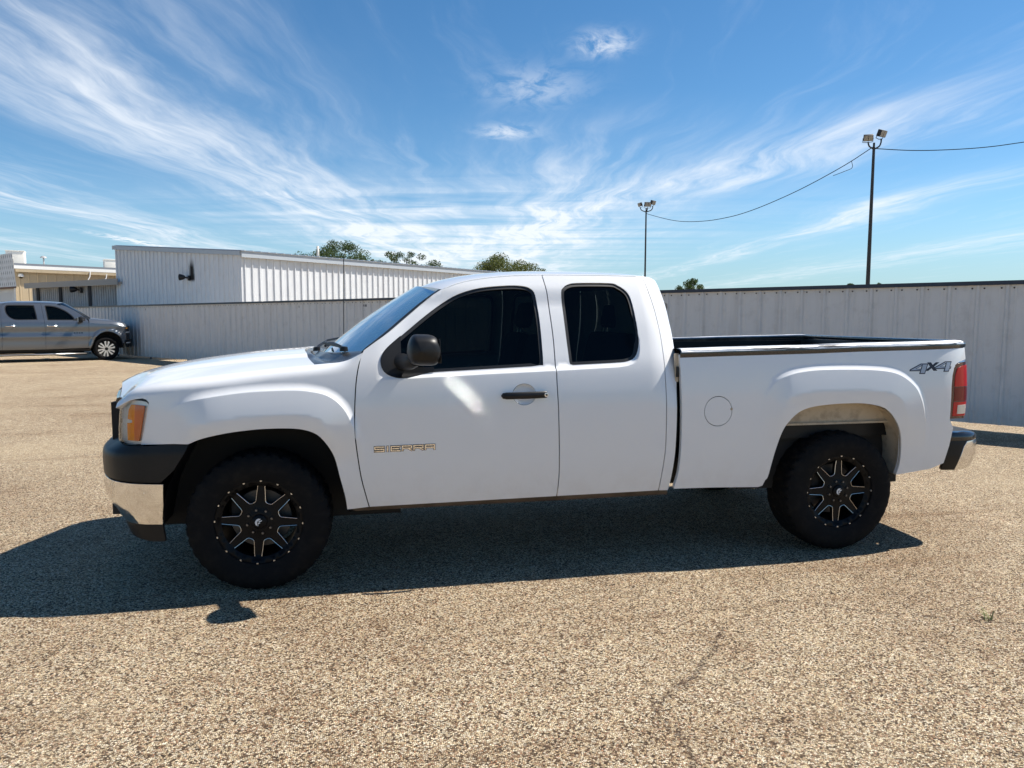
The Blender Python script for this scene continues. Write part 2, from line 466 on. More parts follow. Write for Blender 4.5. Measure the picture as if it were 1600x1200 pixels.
# ------------------------------------------------------------------ ground: pebble-dressed lot, one sheet to the horizon
gm = mat('pebble_ground', (.35, .28, .2), .9, spec=.25)
t, b, ob, pos = nodes(gm)
wob = t.new('ShaderNodeVectorMath', operation='ADD'); nz = t.noise(pos, 60, 2, .5, out=1)
sc_ = t.new('ShaderNodeVectorMath', operation='SCALE'); t.l.new(nz, sc_.inputs[0]); sc_.inputs['Scale'].default_value = .006
t.l.new(pos, wob.inputs[0]); t.l.new(sc_.outputs[0], wob.inputs[1])
def voro(scale, feature='F1'):
    v = t.new('ShaderNodeTexVoronoi', feature=feature, distance='EUCLIDEAN'); v.inputs['Scale'].default_value = scale
    v.inputs['Randomness'].default_value = 1.0; t.l.new(wob.outputs[0], v.inputs['Vector']); return v
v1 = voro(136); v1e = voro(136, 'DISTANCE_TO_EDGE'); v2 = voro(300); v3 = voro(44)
sepc = t.new('ShaderNodeSeparateColor'); t.l.new(v1.outputs['Color'], sepc.inputs[0])
sep2 = t.new('ShaderNodeSeparateColor'); t.l.new(v2.outputs['Color'], sep2.inputs[0])
sep3 = t.new('ShaderNodeSeparateColor'); t.l.new(v3.outputs['Color'], sep3.inputs[0])
stone = t.ramp(sepc.outputs[0], [(0.0, (.03, .02, .014)), (.16, (.12, .065, .035)), (.30, (.38, .245, .14)), (.48, (.69, .525, .315)), (.66, (.81, .665, .44)), (.86, (.91, .81, .62)), (1.0, (.48, .235, .12))])
stone.node.color_ramp.interpolation = 'LINEAR'
fines = t.ramp(sep2.outputs[1], [(0, (.05, .036, .026)), (.5, (.22, .16, .10)), (1, (.46, .36, .25))])
gap = t.ss(v1e.outputs['Distance'], .02, .13)  # dark binder between pebbles; its colour also stands in for their shadows
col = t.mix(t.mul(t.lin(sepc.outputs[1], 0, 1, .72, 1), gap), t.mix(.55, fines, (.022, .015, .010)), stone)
big = t.ss(sep3.outputs[2], .955, .96)                              # a few larger dark or pale stones
col = t.mix(t.mul(big, t.ss(v3.outputs['Distance'], .34, .24)), col, t.mix(t.ss(sep3.outputs[0], .4, .6), (.06, .04, .03), (.66, .58, .46)))
g1 = t.noise(pos, 55, 2, .6); g2 = t.noise(pos, 11, 3, .6)
gr_ = t.add(t.lin(g1, .3, .7, -.22, .22), t.lin(g2, .3, .7, -.14, .14), 1.03)
mm_ = t.new('ShaderNodeMix', data_type='RGBA', blend_type='MULTIPLY'); mm_.inputs[0].default_value = 1.0; t.l.new(col, mm_.inputs[6]); t.l.new(t.vec(gr_, gr_, gr_), mm_.inputs[7]); col = mm_.outputs[2]
lo = t.noise(pos, .35, 5, .6); l2 = t.noise(pos, 1.7, 5, .65)
mpg = t.new('ShaderNodeMapping'); t.l.new(pos, mpg.inputs[0]); mpg.inputs['Rotation'].default_value = (0, 0, R(24)); mpg.inputs['Scale'].default_value = (.28, 2.6, 1)
trk = t.noise(mpg.outputs[0], 1.0, 4, .55)
dark = t.add(t.mul(t.ss(lo, .48, .72), .36), t.mul(t.ss(l2, .54, .74), .38), t.mul(t.ss(trk, .55, .70), .30))
col = t.mix(dark, col, t.mix(1.0, col, (.42, .30, .22), 'MULTIPLY'))
worn = t.mul(t.ss(lo, .50, .34), .30)
col = t.mix(worn, col, (.58, .46, .30))
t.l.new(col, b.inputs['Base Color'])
hgt = t.add(t.mul(t.m('MINIMUM', v1e.outputs['Distance'], .3), 1.6), t.mul(sepc.outputs[2], .7), t.mul(sep2.outputs[0], .3))
bump(t, b, hgt, .95, .007)
S_ = 2500
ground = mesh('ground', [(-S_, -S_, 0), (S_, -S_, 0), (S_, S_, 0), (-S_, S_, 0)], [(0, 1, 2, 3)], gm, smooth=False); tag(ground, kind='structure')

# thin crack with dark dirt washed into it, lying on the lot
ck = [(2.32,-1.93),(2.293,-1.969),(2.134,-2.159),(1.98,-2.323),(1.82,-2.445),(1.696,-2.569),(1.714,-2.686),(1.728,-2.74),(1.712,-2.83),(1.696,-2.91),(1.673,-2.987),(1.66,-3.1)]
cm = mat('crack_dirt', (.075, .045, .03), .95)
t, b, ob, pos = nodes(cm)
tr = t.new('ShaderNodeBsdfTransparent'); mx = t.new('ShaderNodeMixShader')
t.put(mx.inputs[0], t.mul(t.ss(t.noise(pos, 95, 3, .7), .46, .60), .8)); t.l.new(tr.outputs[0], mx.inputs[1]); t.l.new(b.outputs[0], mx.inputs[2])
t.l.new(mx.outputs[0], t.n['Material Output'].inputs[0])
def ribbon(pts, w, z, seed):
    rr = random.Random(seed); pts = catmull(pts, 8); V = []; F = []
    for i, p in enumerate(pts):
        a = pts[max(i-1, 0)]; c = pts[min(i+1, len(pts)-1)]; d = Vector((c[0]-a[0], c[1]-a[1])).normalized(); k = w*rr.uniform(.3, 1.4)*math.sin(math.pi*(i+.5)/len(pts))**.5; j = rr.uniform(-.012, .012)
        V += [(p[0]-d.y*(k+j), p[1]+d.x*(k+j), z), (p[0]+d.y*(k-j), p[1]-d.x*(k-j), z)]
    F = [(2*i, 2*i+1, 2*i+3, 2*i+2) for i in range(len(pts)-1)]
    return V, F
crack = MB()
crack.add(*ribbon(ck, .017, .004, 3)); crack.add(*ribbon([(3.9,-2.2),(3.55,-2.07),(3.2,-1.9),(2.9,-1.72),(2.72,-1.66)], .012, .004, 5)); crack.add(*ribbon([(.62,-3.45),(.5,-3.2),(.44,-2.95),(.5,-2.75)], .010, .004, 8))
tag(crack.build('ground_crack', cm), kind='structure')

# ------------------------------------------------------------------ corrugated sheet panel shared by fence and building
def sheet_profile(width, nrib, depth):
    pts = [(0, 0)]; pitch = width/nrib
    for i in range(nrib):
        c = pitch*(i+.5)
        for dx, h in ((-.105, 0), (-.098, .004), (-.080, .004), (-.073, 0), (-.034, 0), (-.014, 1), (.014, 1), (.034, 0), (.073, 0), (.080, .004), (.098, .004), (.105, 0)):
            pts.append((c+dx*pitch/.335, depth if h == 1 else h))
    pts.append((width, 0)); return pts

def sheet_mesh(name, width, nrib, depth, height, m, lap=True):
    """in local space: along x, up z, ribs proud towards -y"""
    pr = sheet_profile(width, nrib, depth)
    if lap: pr[-1] = (width + .012, -.003)
    V = []; n = len(pr)
    for z in (0, height): V += [(x, -y, z) for x, y in pr]
    for z in (0, height): V += [(x, -y+.003, z) for x, y in pr]
    F = [(i, i+1, n+i+1, n+i) for i in range(n-1)] + [(3*n+i, 3*n+i+1, 2*n+i+1, 2*n+i) for i in range(n-1)]
    F += [(n+i, n+i+1, 3*n+i+1, 3*n+i) for i in range(n-1)] + [(2*n+i, 2*n+i+1, i+1, i) for i in range(n-1)] + [(0, n, 3*n, 2*n), (n-1, 2*n-1+2*n, 4*n-1, 2*n-1)][:1]
    me = bpy.data.meshes.new(name); me.from_pydata(V, [], F); me.update(); me.materials.append(m); return me

fm = mat('fence_paint', (.66, .64, .62), .5, spec=.35)
t, b, ob, pos = nodes(fm)
mp = t.new('ShaderNodeMapping'); t.l.new(pos, mp.inputs[0]); mp.inputs['Scale'].default_value = (6, 6, .5)
st = t.noise(mp.outputs[0], 1.2, 6, .6); sz = t.new('ShaderNodeSeparateXYZ'); t.l.new(pos, sz.inputs[0])
dirt = t.add(t.mul(t.ss(st, .45, .75), .19), t.mul(t.ss(t.noise(pos, 5, 6, .7), .5, .7), .14), t.mul(t.m('MULTIPLY', t.ss(sz.outputs[2], .5, .05), t.noise(pos, 9, 4)), .5))
t.l.new(t.mix(dirt, (.66, .64, .62), (.24, .20, .16)), b.inputs['Base Color'])
spk = t.ss(t.noise(pos, 45, 2, .5), .70, .76); 
bump(t, b, t.noise(pos, 2.2, 3, .5), .15, .01)
navy = mat('navy_trim', (.018, .026, .045), .4)
screw_m = mat('rusty_screw', (.05, .032, .022), .6)
FA = Vector((-5.62087, 21.63202, 0)); FD = Vector((.618631, -.785682, 0)); FN = Vector((-.785682, -.618631, 0)); FANG = math.atan2(FD.y, FD.x)
S0, S1 = -24.13, 30.87
NP = int(round((S1-S0)/1.005))
fence = empty('metal_fence', FA + FD*S0, FANG, 'long pale grey corrugated metal fence with a navy top rail, running behind the white truck', 'fence')
pm = sheet_mesh('panel', 1.005, 3, .026, 1.90, fm)
scr = MB()
for c in (.1675, .5025, .8375):
    for dx in (-.07, .07): scr.lathe([(.0, -.012), (.011, -.010), (.012, -.002)], 6, 'y', (c+dx, -.0, 1.845))
smh = None
for i in range(NP):
    o = link('panel', pm, None, fence); o.location = (i*1.005, random.uniform(-.002, .002), .09 + random.uniform(-.006, .006)); o.rotation_euler = (random.uniform(-.003, .003), 0, random.uniform(-.004, .004))
    if smh is None: q = scr.build('screws', screw_m, o); smh = q.data
    else: q = link('screws', smh, None, o)
    q['kind'] = 'stuff'
L = NP*1.005
for i in range(0, NP, 3):
    o = box_part('cap_rail', (0, -.045, 1.975), (3.009, .035, 2.03), navy, fence) if i == 0 else link('cap_rail', cap_me, None, fence)
    cap_me = o.data; o.location.x = i*1.005
pst = None
for i in range(0, NP+1, 3):
    if pst is None: o = box_part('post', (-.03, .075, -.3), (.03, .135, 1.97), navy, fence); pst = o.data
    else: o = link('post', pst, None, fence)
    o.location.x = min(i*1.005, L-.05)
for z in (.35, 1.1, 1.85):
    box_part('rail', (0, .006, z-.03), (L, .072, z+.03), navy, fence)

# ------------------------------------------------------------------ white sheet-metal building behind the fence
wm = mat('building_paint', (.70, .715, .73), .42, spec=.4)
t, b, ob, pos = nodes(wm)
mp = t.new('ShaderNodeMapping'); t.l.new(pos, mp.inputs[0]); mp.inputs['Scale'].default_value = (4, 4, .35)
st = t.noise(mp.outputs[0], 1.0, 6, .65)
dirt = t.add(t.mul(t.ss(st, .45, .75), .22), t.mul(t.ss(t.noise(pos, 1.3, 6, .7), .5, .72), .18))
# soot that has burnt up the sheet above the wall lamp
BK = Vector((-4.029, 23.696, 0)); BR = Vector((.741, .672, 0)); BL = Vector((-.672, .741, 0))
sx = t.new('ShaderNodeSeparateXYZ'); t.l.new(pos, sx.inputs[0])
along = t.add(t.mul(t.m('SUBTRACT', sx.outputs[0], BK.x), BL.x), t.mul(t.m('SUBTRACT', sx.outputs[1], BK.y), BL.y))
across = t.add(t.mul(t.m('SUBTRACT', sx.outputs[0], BK.x), BR.x), t.mul(t.m('SUBTRACT', sx.outputs[1], BK.y), BR.y))
sn = t.noise(t.vec(t.mul(along, 9), t.mul(sx.outputs[2], 2.0), 2.0), 1.0, 5, .65)
da = t.m('ABSOLUTE', t.m('SUBTRACT', along, 3.40)); up = sx.outputs[2]
soot = t.mul(t.ss(t.add(da, t.mul(t.m('SUBTRACT', sn, .5), .30)), .30, .05), t.ss(up, 2.95, 3.12), t.ss(up, 4.0, 3.45), t.ss(t.m('ABSOLUTE', across), .3, .1))
base = t.mix(dirt, (.70, .715, .73), (.40, .38, .36))
t.l.new(t.mix(t.mul(soot, 1.15), base, (.015, .011, .009)), b.inputs['Base Color'])
bump(t, b, t.noise(pos, 1.5, 3, .5), .25, .012)
trim = mat('building_trim', (.42, .46, .50), .45)
roofm = mat('building_roof', (.50, .52, .54), .4, metal=.3)
bld = empty('metal_building', BK, 0, 'white corrugated metal building behind the fence with a soot mark on its end wall', 'building')
bw = sheet_mesh('wall_panel', 1.005, 3, .046, 1.0, wm)
LW, RW = 9.80, 18.4
slope = (4.72-3.95)/LW
ra = math.atan2(BR.y, BR.x); la = math.atan2(BL.y, BL.x)
n = int(LW/1.005)+1
for i in range(n):
    w = LW/n
    o = link('wall_panel', bw, None, bld); s = LW - i*w    # seen from outside, left to right
    o.location = BL*s; o.rotation_euler = (0, 0, la+math.pi); o.scale = (w/1.005, 1, 3.90 + slope*(s - w*.5))
n = int(RW/1.005)+1
for i in range(n):
    w = RW/n; o = link('wall_panel', bw, None, bld); o.location = BR*(i*w); o.rotation_euler = (0, 0, ra); o.scale = (w/1.005, 1, 3.93)
def wpt(a, c, z): q = BL*a + BR*c; return (q.x, q.y, z)
def prism(name, pts, m, parent, th):
    """quad (4 points, outward order) extruded by vector th"""
    V = [Vector(p) for p in pts]; V += [v + Vector(th) for v in V]
    F = [(0, 1, 2, 3), (7, 6, 5, 4), (0, 4, 5, 1), (1, 5, 6, 2), (2, 6, 7, 3), (3, 7, 4, 0)]
    mb = MB(); mb.add([v[:] for v in V], F); return mb.build(name, m, parent)
prism('back_wall', [wpt(LW, .1, 0), wpt(LW, RW, 0), wpt(LW, RW, 4.6), wpt(LW, .1, 4.6)], wm, bld, BL*-.1)
prism('back_wall', [wpt(.1, RW, 0), wpt(LW, RW, 0), wpt(LW, RW, 4.6), wpt(.1, RW, 3.85)], wm, bld, BR*-.1)
prism('rake_trim', [wpt(-.10, -.10, 3.86), wpt(LW+.05, -.10, 3.86+slope*LW), wpt(LW+.05, -.10, 4.03+slope*LW), wpt(-.10, -.10, 4.03)], trim, bld, BR*.05)
prism('eave_trim', [wpt(-.16, -.05, 3.80), wpt(-.16, RW+.05, 3.80), wpt(-.16, RW+.05, 4.02), wpt(-.16, -.05, 4.02)], trim, bld, BL*.06)
mb = MB()
pr = sheet_profile(RW+.2, int(RW/.34), .03)
Vv = []
for a, z in ((-.20, 4.035), (LW+.1, 4.035+slope*(LW+.2))): Vv += [wpt(a, c-.1, z+h) for c, h in pr]
for a, z in ((-.20, 4.025), (LW+.1, 4.025+slope*(LW+.2))): Vv += [wpt(a, c-.1, z) for c, h in pr]
k = len(pr); mb.add(Vv, [(i, i+1, k+i+1, k+i) for i in range(k-1)] + [(2*k+i, 2*k+i+1, 3*k+i+1, 3*k+i) for i in range(k-1)] + [(i, i+1, 2*k+i+1, 2*k+i) for i in range(k-1)])
mb.build('roof', roofm, bld)
MB().tube([wpt(1.2, 4.55, 4.05), wpt(1.2, 4.55, 4.64)], .055, 10).build('vent_pipe', mat('vent_pipe_paint', (.62, .58, .50), .6), bld)
blackm = mat('lamp_black', (.012, .012, .013), .45)
lensm = mat('lamp_glass', (.26, .26, .24), .2, spec=.5)
def wall_lamp(p, aim, label, s=1.0):
    l = empty('wall_lamp', p, math.atan2(aim[1], aim[0]), label, 'lamp')     # local +x points along the aim, the wall is behind
    MB().box((-.02, -.09*s, -.10*s), (.05*s, .09*s, .10*s), None, .01).build('bracket', blackm, l)
    MB().tube([(.03*s, 0, 0), (.14*s, 0, .02*s), (.22*s, 0, .03*s)], .035*s, 10).build('arm', blackm, l)
    MB().lathe([(0, .18*s), (.06*s, .19*s), (.10*s, .26*s), (.125*s, .36*s), (.13*s, .40*s), (.11*s, .395*s), (.0, .37*s)], 20, 'x', (0, 0, .035*s)).build('lamp_head', blackm, l)
    MB().lathe([(0, .395*s), (.108*s, .398*s)], 20, 'x', (0, 0, .035*s)).build('lens', lensm, l)
    return l
q = BK + BL*3.50 + BR*-.05
wall_lamp((q.x, q.y, 3.14), tuple((BL*.75 - BR*.65)), 'black spotlight on the white end wall, below its black soot mark', 1.0)

# ------------------------------------------------------------------ grey shed, tan workshop, white shop front, far left
gs = mat('shed_sheet', (.40, .40, .40), .5); tinted(gs, .4, 2.0)
SH = Vector((-10.562, 31.091, 0)); SD = Vector((-.732, .681, 0)); SB = Vector((.681, .732, 0)); sa = math.atan2(-SD.y, -SD.x)
shed = empty('metal_shed', SH, 0, 'low grey corrugated lean-to with dark posts, between the tan workshop and the white metal building', 'shed')
sm_ = sheet_mesh('wall_panel', 1.0, 5, .03, 3.05, gs)
for i in range(8):
    o = link('wall_panel', sm_, None, shed); o.location = SD*(8-i)*.985; o.rotation_euler = (0, 0, sa); o.scale.x = .985
darkp = mat('dark_post', (.035, .035, .04), .6)
for s in (2.35, 5.02, 7.2):
    q = SD*s - SB*.06; box_part('post', (q.x-.06, q.y-.06, 0), (q.x+.06, q.y+.06, 3.05), darkp, shed)
prism('roof', [SD*-.6 - SB*.35 + Vector((0, 0, 3.06)), SD*7.80 - SB*.35 + Vector((0, 0, 3.06)), SD*7.80 + SB*3 + Vector((0, 0, 3.5)), SD*-.6 + SB*3 + Vector((0, 0, 3.5))], mat('shed_roof', (.36, .34, .31), .6), shed, (0, 0, .09))
prism('fascia', [SD*-.6 - SB*.37 + Vector((0, 0, 3.03)), SD*7.82 - SB*.37 + Vector((0, 0, 3.03)), SD*7.82 - SB*.37 + Vector((0, 0, 3.30)), SD*-.6 - SB*.37 + Vector((0, 0, 3.30))], mat('shed_fascia', (.33, .31, .28), .6), shed, SB*-.04)
prism('end_wall', [SD*7.9, SD*7.9 + SB*3.0, SD*7.9 + SB*3.0 + Vector((0, 0, 3.4)), SD*7.9 + Vector((0, 0, 3.05))], gs, shed, SD*-.05)
prism('end_wall', [SD*.02, SD*.02 + SB*3.0, SD*.02 + SB*3.0 + Vector((0, 0, 3.4)), SD*.02 + Vector((0, 0, 3.05))], gs, shed, SD*.05)
q = SH + SD*3.05 - SB*.05
wall_lamp((q.x, q.y, 2.86), tuple((SD*.8 - SB*.6)), 'black floodlight on the grey shed wall', 1.25)

tm = mat('tan_sheet', (.42, .34, .225), .55); tinted(tm, .25, 2.0)
TK = Vector((-20.971, 45.573, 0)); TD = Vector((.796, .605, 0)); TB = Vector((-.605, .796, 0))
tan = empty('tan_workshop', TK, 0, 'tan metal workshop with a white roof edge, far left behind the grey shed', 'building')
tsm = sheet_mesh('wall_panel', 1.0, 2, .03, 1.0, tm)
for i in range(14):
    o = link('wall_panel', tsm, None, tan); o.location = TD*(i*1.0-.02); o.rotation_euler = (0, 0, math.atan2(TD.y, TD.x)); o.scale.z = 4.62
whitep = mat('white_trim', (.78, .78, .76), .5); greyr = mat('grey_roof_edge', (.16, .17, .19), .6)
def tq(a, c, z): q = TD*a + TB*c; return Vector((q.x, q.y, z))
prism('fascia', [tq(-.2, -.35, 4.60), tq(14.1, -.35, 4.60), tq(14.1, -.35, 4.80), tq(-.2, -.35, 4.80)], whitep, tan, TB*.05)
prism('gutter', [tq(-.2, -.15, 4.81), tq(14.1, -.15, 4.81), tq(14.1, -.15, 4.95), tq(-.2, -.15, 4.95)], greyr, tan, TB*.08)
prism('roof', [tq(-.2, -.34, 4.72), tq(14.1, -.34, 4.72), tq(14.1, 8, 5.12), tq(-.2, 8, 5.12)], whitep, tan, (0, 0, .07))
prism('end_wall', [tq(0, .05, 0), tq(0, 7.9, 0), tq(0, 7.9, 5.0), tq(0, .05, 4.7)], tm, tan, TD*.08)
prism('back_wall', [tq(.1, 7.9, 0), tq(13.9, 7.9, 0), tq(13.9, 7.9, 5.0), tq(.1, 7.9, 5.0)], tm, tan, TB*-.08)
prism('sunken_strip', [tq(-.05, -.34, 4.40), tq(14, -.34, 4.40), tq(14, -.34, 4.61), tq(-.05, -.34, 4.61)], tm, tan, TB*.04)
for a, h in ((4.0, .55), (5.0, .42)):
    MB().tube([tq(a, -.40, 4.05), tq(a+.12, -.40, 4.05+h*.4), tq(a+.16, -.40, 4.05+h)], .035, 8).build('down_pipe', whitep, tan)
q = TK + TD*.28 - TB*.08
dome = empty('dome_lamp', (q.x, q.y, 4.12), 0, 'small white dome lamp under the roof corner of the tan workshop', 'lamp')
MB().lathe([(0, .20), (.10, .18), (.16, .10), (.17, .0), (.0, .0)], 16, 'z').build('lamp_shade', whitep, dome)
MB().tube([(0, 0, .0), (0, 0, -.10)], .09, 10).build('bulb_housing', blackm, dome)
MB().tube([(0, 0, .1), tuple(TB*.10 + Vector((0, 0, .16)))], .025, 6).build('arm', blackm, dome)

boxm = mat('cooler_white', (.68, .64, .57), .6); boxg = mat('cooler_side', (.36, .35, .35), .6)
def rooftop_box(p, w, d, h, rz, label, legs=.0, m=boxm, louvre=True):
    o = empty('rooftop_cooler', p, rz, label, 'cooler')
    MB().box((0, 0, legs), (w, d, legs+h), None, .015).build('housing', m, o)
    MB().box((-.03, -.03, legs+h), (w+.03, d+.03, legs+h+.05), None, .01).build('lid', m, o)
    lv = MB()
    for k in range(6): lv.box((-.012, d*.12, legs+h*(.12+.13*k)), (.0, d*.88, legs+h*(.18+.13*k)))
    lv.build('louvre', boxg, o)
    if legs:
        for lx_ in (.05, w-.09):
            for ly_ in (.05, d-.09): box_part('leg', (lx_, ly_, 0), (lx_+.04, ly_+.04, legs), boxg, o)
    return o
tz = lambda c: 4.79 + .048*(c+.34)
q = TK + TD*.75 + TB*4.9; rooftop_box((q.x, q.y, tz(4.9)), 1.05, 1.1, 1.02, math.atan2(TD.y, TD.x)-.35, 'large beige cooler box on the tan workshop roof, beside the white shop front')
q = TK + TD*6.6 + TB*4.0; rooftop_box((q.x, q.y, tz(4.0)), 1.15, 1.0, .76, math.atan2(TD.y, TD.x)-.25, 'squat white cooler box at the far end of the tan workshop roof')
q = SH + SD*1.05 + SB*.55; rooftop_box((q.x, q.y, 3.30), .5, .55, .45, math.atan2(SB.y, SB.x)-.9, 'small dark cooler on legs, on the shed roof against the white building', .55, mat('cooler_rust', (.16, .14, .12), .7))
q = TK + TD*3.3 + TB*6.0
rp = empty('roof_flue', (q.x, q.y, tz(6.0)), 0, 'thin flue with a flat cap on the tan workshop roof', 'flue')
MB().tube([(0, 0, 0), (0, 0, .72)], .05, 8).build('pipe', boxg, rp); MB().lathe([(0, .86), (.16, .80), (.22, .70), (.0, .72)], 12, 'z').build('cap', boxg, rp)

LBK = Vector((-19.0, 40.957, 0)); LD = Vector((-.672, .741, 0)); LB = Vector((-.741, -.672, 0))     # LB points out of the wall towards the lot, to the left
wsm = mat('shop_white', (.74, .74, .72), .6); tinted(wsm, .25, 1.5)
shop = empty('white_shop', LBK, 0, 'white shop front with a patterned overhang above a garage opening, at the far left edge', 'building')
LDD = Vector((-.44, .898, 0))
def lq(a, c, z): q = LD*a + LDD*c; return Vector((q.x, q.y, z))
prism('wall', [lq(-.05, .9, 0), lq(9, .9, 0), lq(9, .9, 5.0), lq(-.05, .9, 5.0)], wsm, shop, LDD*5)
prism('overhang', [lq(-.05, -.06, 3.33), lq(9, -.06, 3.33), lq(9, .30, 5.24), lq(.25, .30, 5.24)], wsm, shop, LDD*.6)
prism('soffit', [lq(-.05, 0, 3.24), lq(9, 0, 3.24), lq(9, .0, 3.325), lq(-.05, .0, 3.325)], mat('soffit_brown', (.16, .09, .06), .7), shop, LDD*.88)
# diamond lattice shingles on the overhang
slm = mat('shingle_slot', (.20, .20, .19), .7); tile = None
for r_ in range(6):
    for c_ in range(10):
        a = .18 + c_*.30 + (r_ % 2)*.15; f = (r_+.12)/6; f2 = (r_+.88)/6
        if a < .10 + f*.25: continue
        p0 = lq(a, -.06+.36*f, 3.33+1.91*f); p1 = lq(a, -.06+.36*f2, 3.33+1.91*f2); nrm = Vector((-.741, -.672, .19)).normalized()
        mb = MB(); s_ = LD*.035
        mb.add([p0-s_*.0+nrm*.004, (p0+p1)/2+s_+nrm*.004, p1+nrm*.004, (p0+p1)/2-s_+nrm*.004, p0+nrm*-.01, (p0+p1)/2+s_+nrm*-.01, p1+nrm*-.01, (p0+p1)/2-s_+nrm*-.01], [(0, 1, 2, 3), (0, 4, 5, 1), (1, 5, 6, 2), (2, 6, 7, 3), (3, 7, 4, 0)])
        mb.build('shingle', slm, shop)
box_q = [lq(.28, -.02, 0), lq(.12, -.02, 0), lq(.12, -.02, 3.24), lq(.28, -.02, 3.24)]
prism('column', box_q, whitep, shop, LDD*.16)
prism('garage_door', [lq(.6, .88, 0), lq(5, .88, 0), lq(5, .88, 3.0), lq(.6, .88, 3.0)], mat('door_white', (.66, .66, .64), .6), shop, LDD*-.03)

# ------------------------------------------------------------------ floodlight poles and the cable between them
polem = mat('pole_steel', (.035, .033, .032), .55, metal=.2)
def flood_head(root, M, s=1.0):
    """one floodlight: local +y is the beam"""
    h = MB().box((-.16*s, -.06*s, -.10*s), (.16*s, .08*s, .12*s), M, .015).build('flood_head', polem, root)
    for x0, x1 in ((-.145*s, -.01*s), (.01*s, .145*s)):
        MB().box((x0, .078*s, -.085*s), (x1, .09*s, .105*s), M).build('lens', lensm, h)
    mb = MB(); mb.tube([M @ Vector((-.17*s, 0, 0)), M @ Vector((-.17*s, -.02, -.16*s)), M @ Vector((0, -.02, -.18*s)), M @ Vector((.17*s, -.02, -.16*s)), M @ Vector((.17*s, 0, 0))], .012*s, 6)
    mb.build('yoke', polem, h)
def pole(p, H, r0, r1, heads, label, lean=(0, 0)):
    o = empty('light_pole', p, 0, label, 'light pole', 'floodlight poles beyond the fence')
    MB().tube([(lean[0]*k, lean[1]*k, H*k) for k in (-.02, .25, .5, .75, 1)], r0, 12, True, r1).build('pole', polem, o)
    MB().tube([(0, 0, H-.02), (0, 0, H+.16)], .035, 8).build('finial', polem, o)
    for (a, ex, ez, yaw, tilt, s) in heads:
        dx, dy = math.cos(a)*ex, math.sin(a)*ex
        MB().tube(catmull([(0, 0, H-.06), (dx*.35, dy*.35, H-.02), (dx*.8, dy*.8, H+.05), (dx, dy, H+.18), (dx, dy, H+ez)], 5), .026, 8).build('arm', polem, o)
        M = Matrix.Translation((dx, dy, H+ez+.16*s)) @ Matrix.Rotation(yaw, 4, 'Z') @ Matrix.Rotation(tilt, 4, 'X')
        flood_head(o, M, s)
    return o
pole((17.93, 17.56, 0), 7.42, .085, .045, [(R(169), .21, .17, R(150), R(-32), .95), (R(-11), .24, .30, R(200), R(-22), 1.05)], 'tall dark tapered pole with two floodlights, nearest the right end of the fence')
pole((15.87, 33.33, 0), 7.45, .062, .04, [(R(169), .33, .20, R(100), R(-20), .9), (R(-60), .10, .16, R(175), R(-15), 1.1), (R(-11), .36, .28, R(215), R(-20), 1.05)], 'slimmer dark pole with three floodlights, just behind the cab roof of the white truck')
wirem = mat('cable_black', (.012, .013, .015), .9, spec=.05)
Pa = Vector((17.912, 17.597, 7.40)); Pb = Vector((15.871, 33.364, 7.40)); sag = [(0, 7.44), (.079, 7.077), (.194, 6.68), (.295, 6.416), (.409, 6.20), (.513, 6.12), (.648, 6.197), (.802, 6.522), (.978, 7.22), (1.0, 7.38)]
cable = empty('overhead_cable', tuple(Pa), 0, 'thin black cable sagging between the two floodlight poles', 'cable', None)
pp = [(Pb-Pa)*f + Vector((0, 0, z-7.40)) for f, z in sag]
MB().tube(catmull([p[:] for p in pp], 6), .014, 6).build('wire', wirem, cable)
MB().tube(catmull([tuple(pp[1]*.75), tuple(pp[1]*.72 + Vector((0, 0, -.25))), tuple(pp[1]*1.0 + Vector((0, 0, -.22))), tuple(pp[1]*1.45 + Vector((0, 0, -.13)))], 6), .010, 6).build('loop', wirem, cable)
c2 = empty('overhead_cable', tuple(Pa), 0, 'thin black cable running from the tall pole to the right, out of the picture', 'cable', None)
w2 = [(17.922, 17.594, 7.395), (19.229, 17.327, 7.328), (20.45, 17.086, 7.35), (21.759, 16.833, 7.439), (23.07, 16.588, 7.616), (27, 15.8, 8.2), (33, 14.6, 9.4), (38, 13.6, 9.0), (48, 11.6, 7.9), (60, 9.2, 7.6), (75, 6.2, 8.6)]
MB().tube(catmull([tuple(Vector(p)-Pa) for p in w2], 6), .014, 6).build('wire', wirem, c2)

# ------------------------------------------------------------------ trees
barkm = mat('bark', (.09, .065, .045), .9)
def leaf_mat(name, c):
    m = mat(name, c, .6, spec=.3); t, b, ob, pos = nodes(m)
    n = t.noise(pos, 2.5, 3, .6); t.l.new(t.mix(t.ss(n, .35, .65), tuple(v*.65 for v in c), tuple(min(1, v*1.35) for v in c)), b.inputs['Base Color'])
    tl = t.new('ShaderNodeBsdfTranslucent'); tl.inputs[0].default_value = (c[0]*1.2, c[1]*1.3, c[2]*.7, 1); mx = t.new('ShaderNodeMixShader'); mx.inputs[0].default_value = .25
    t.l.new(b.outputs[0], mx.inputs[1]); t.l.new(tl.outputs[0], mx.inputs[2]); t.l.new(mx.outputs[0], t.n['Material Output'].inputs[0]); return m
lf1 = leaf_mat('leaves_dark', (.055, .085, .028)); lf2 = leaf_mat('leaves_olive', (.10, .115, .035))
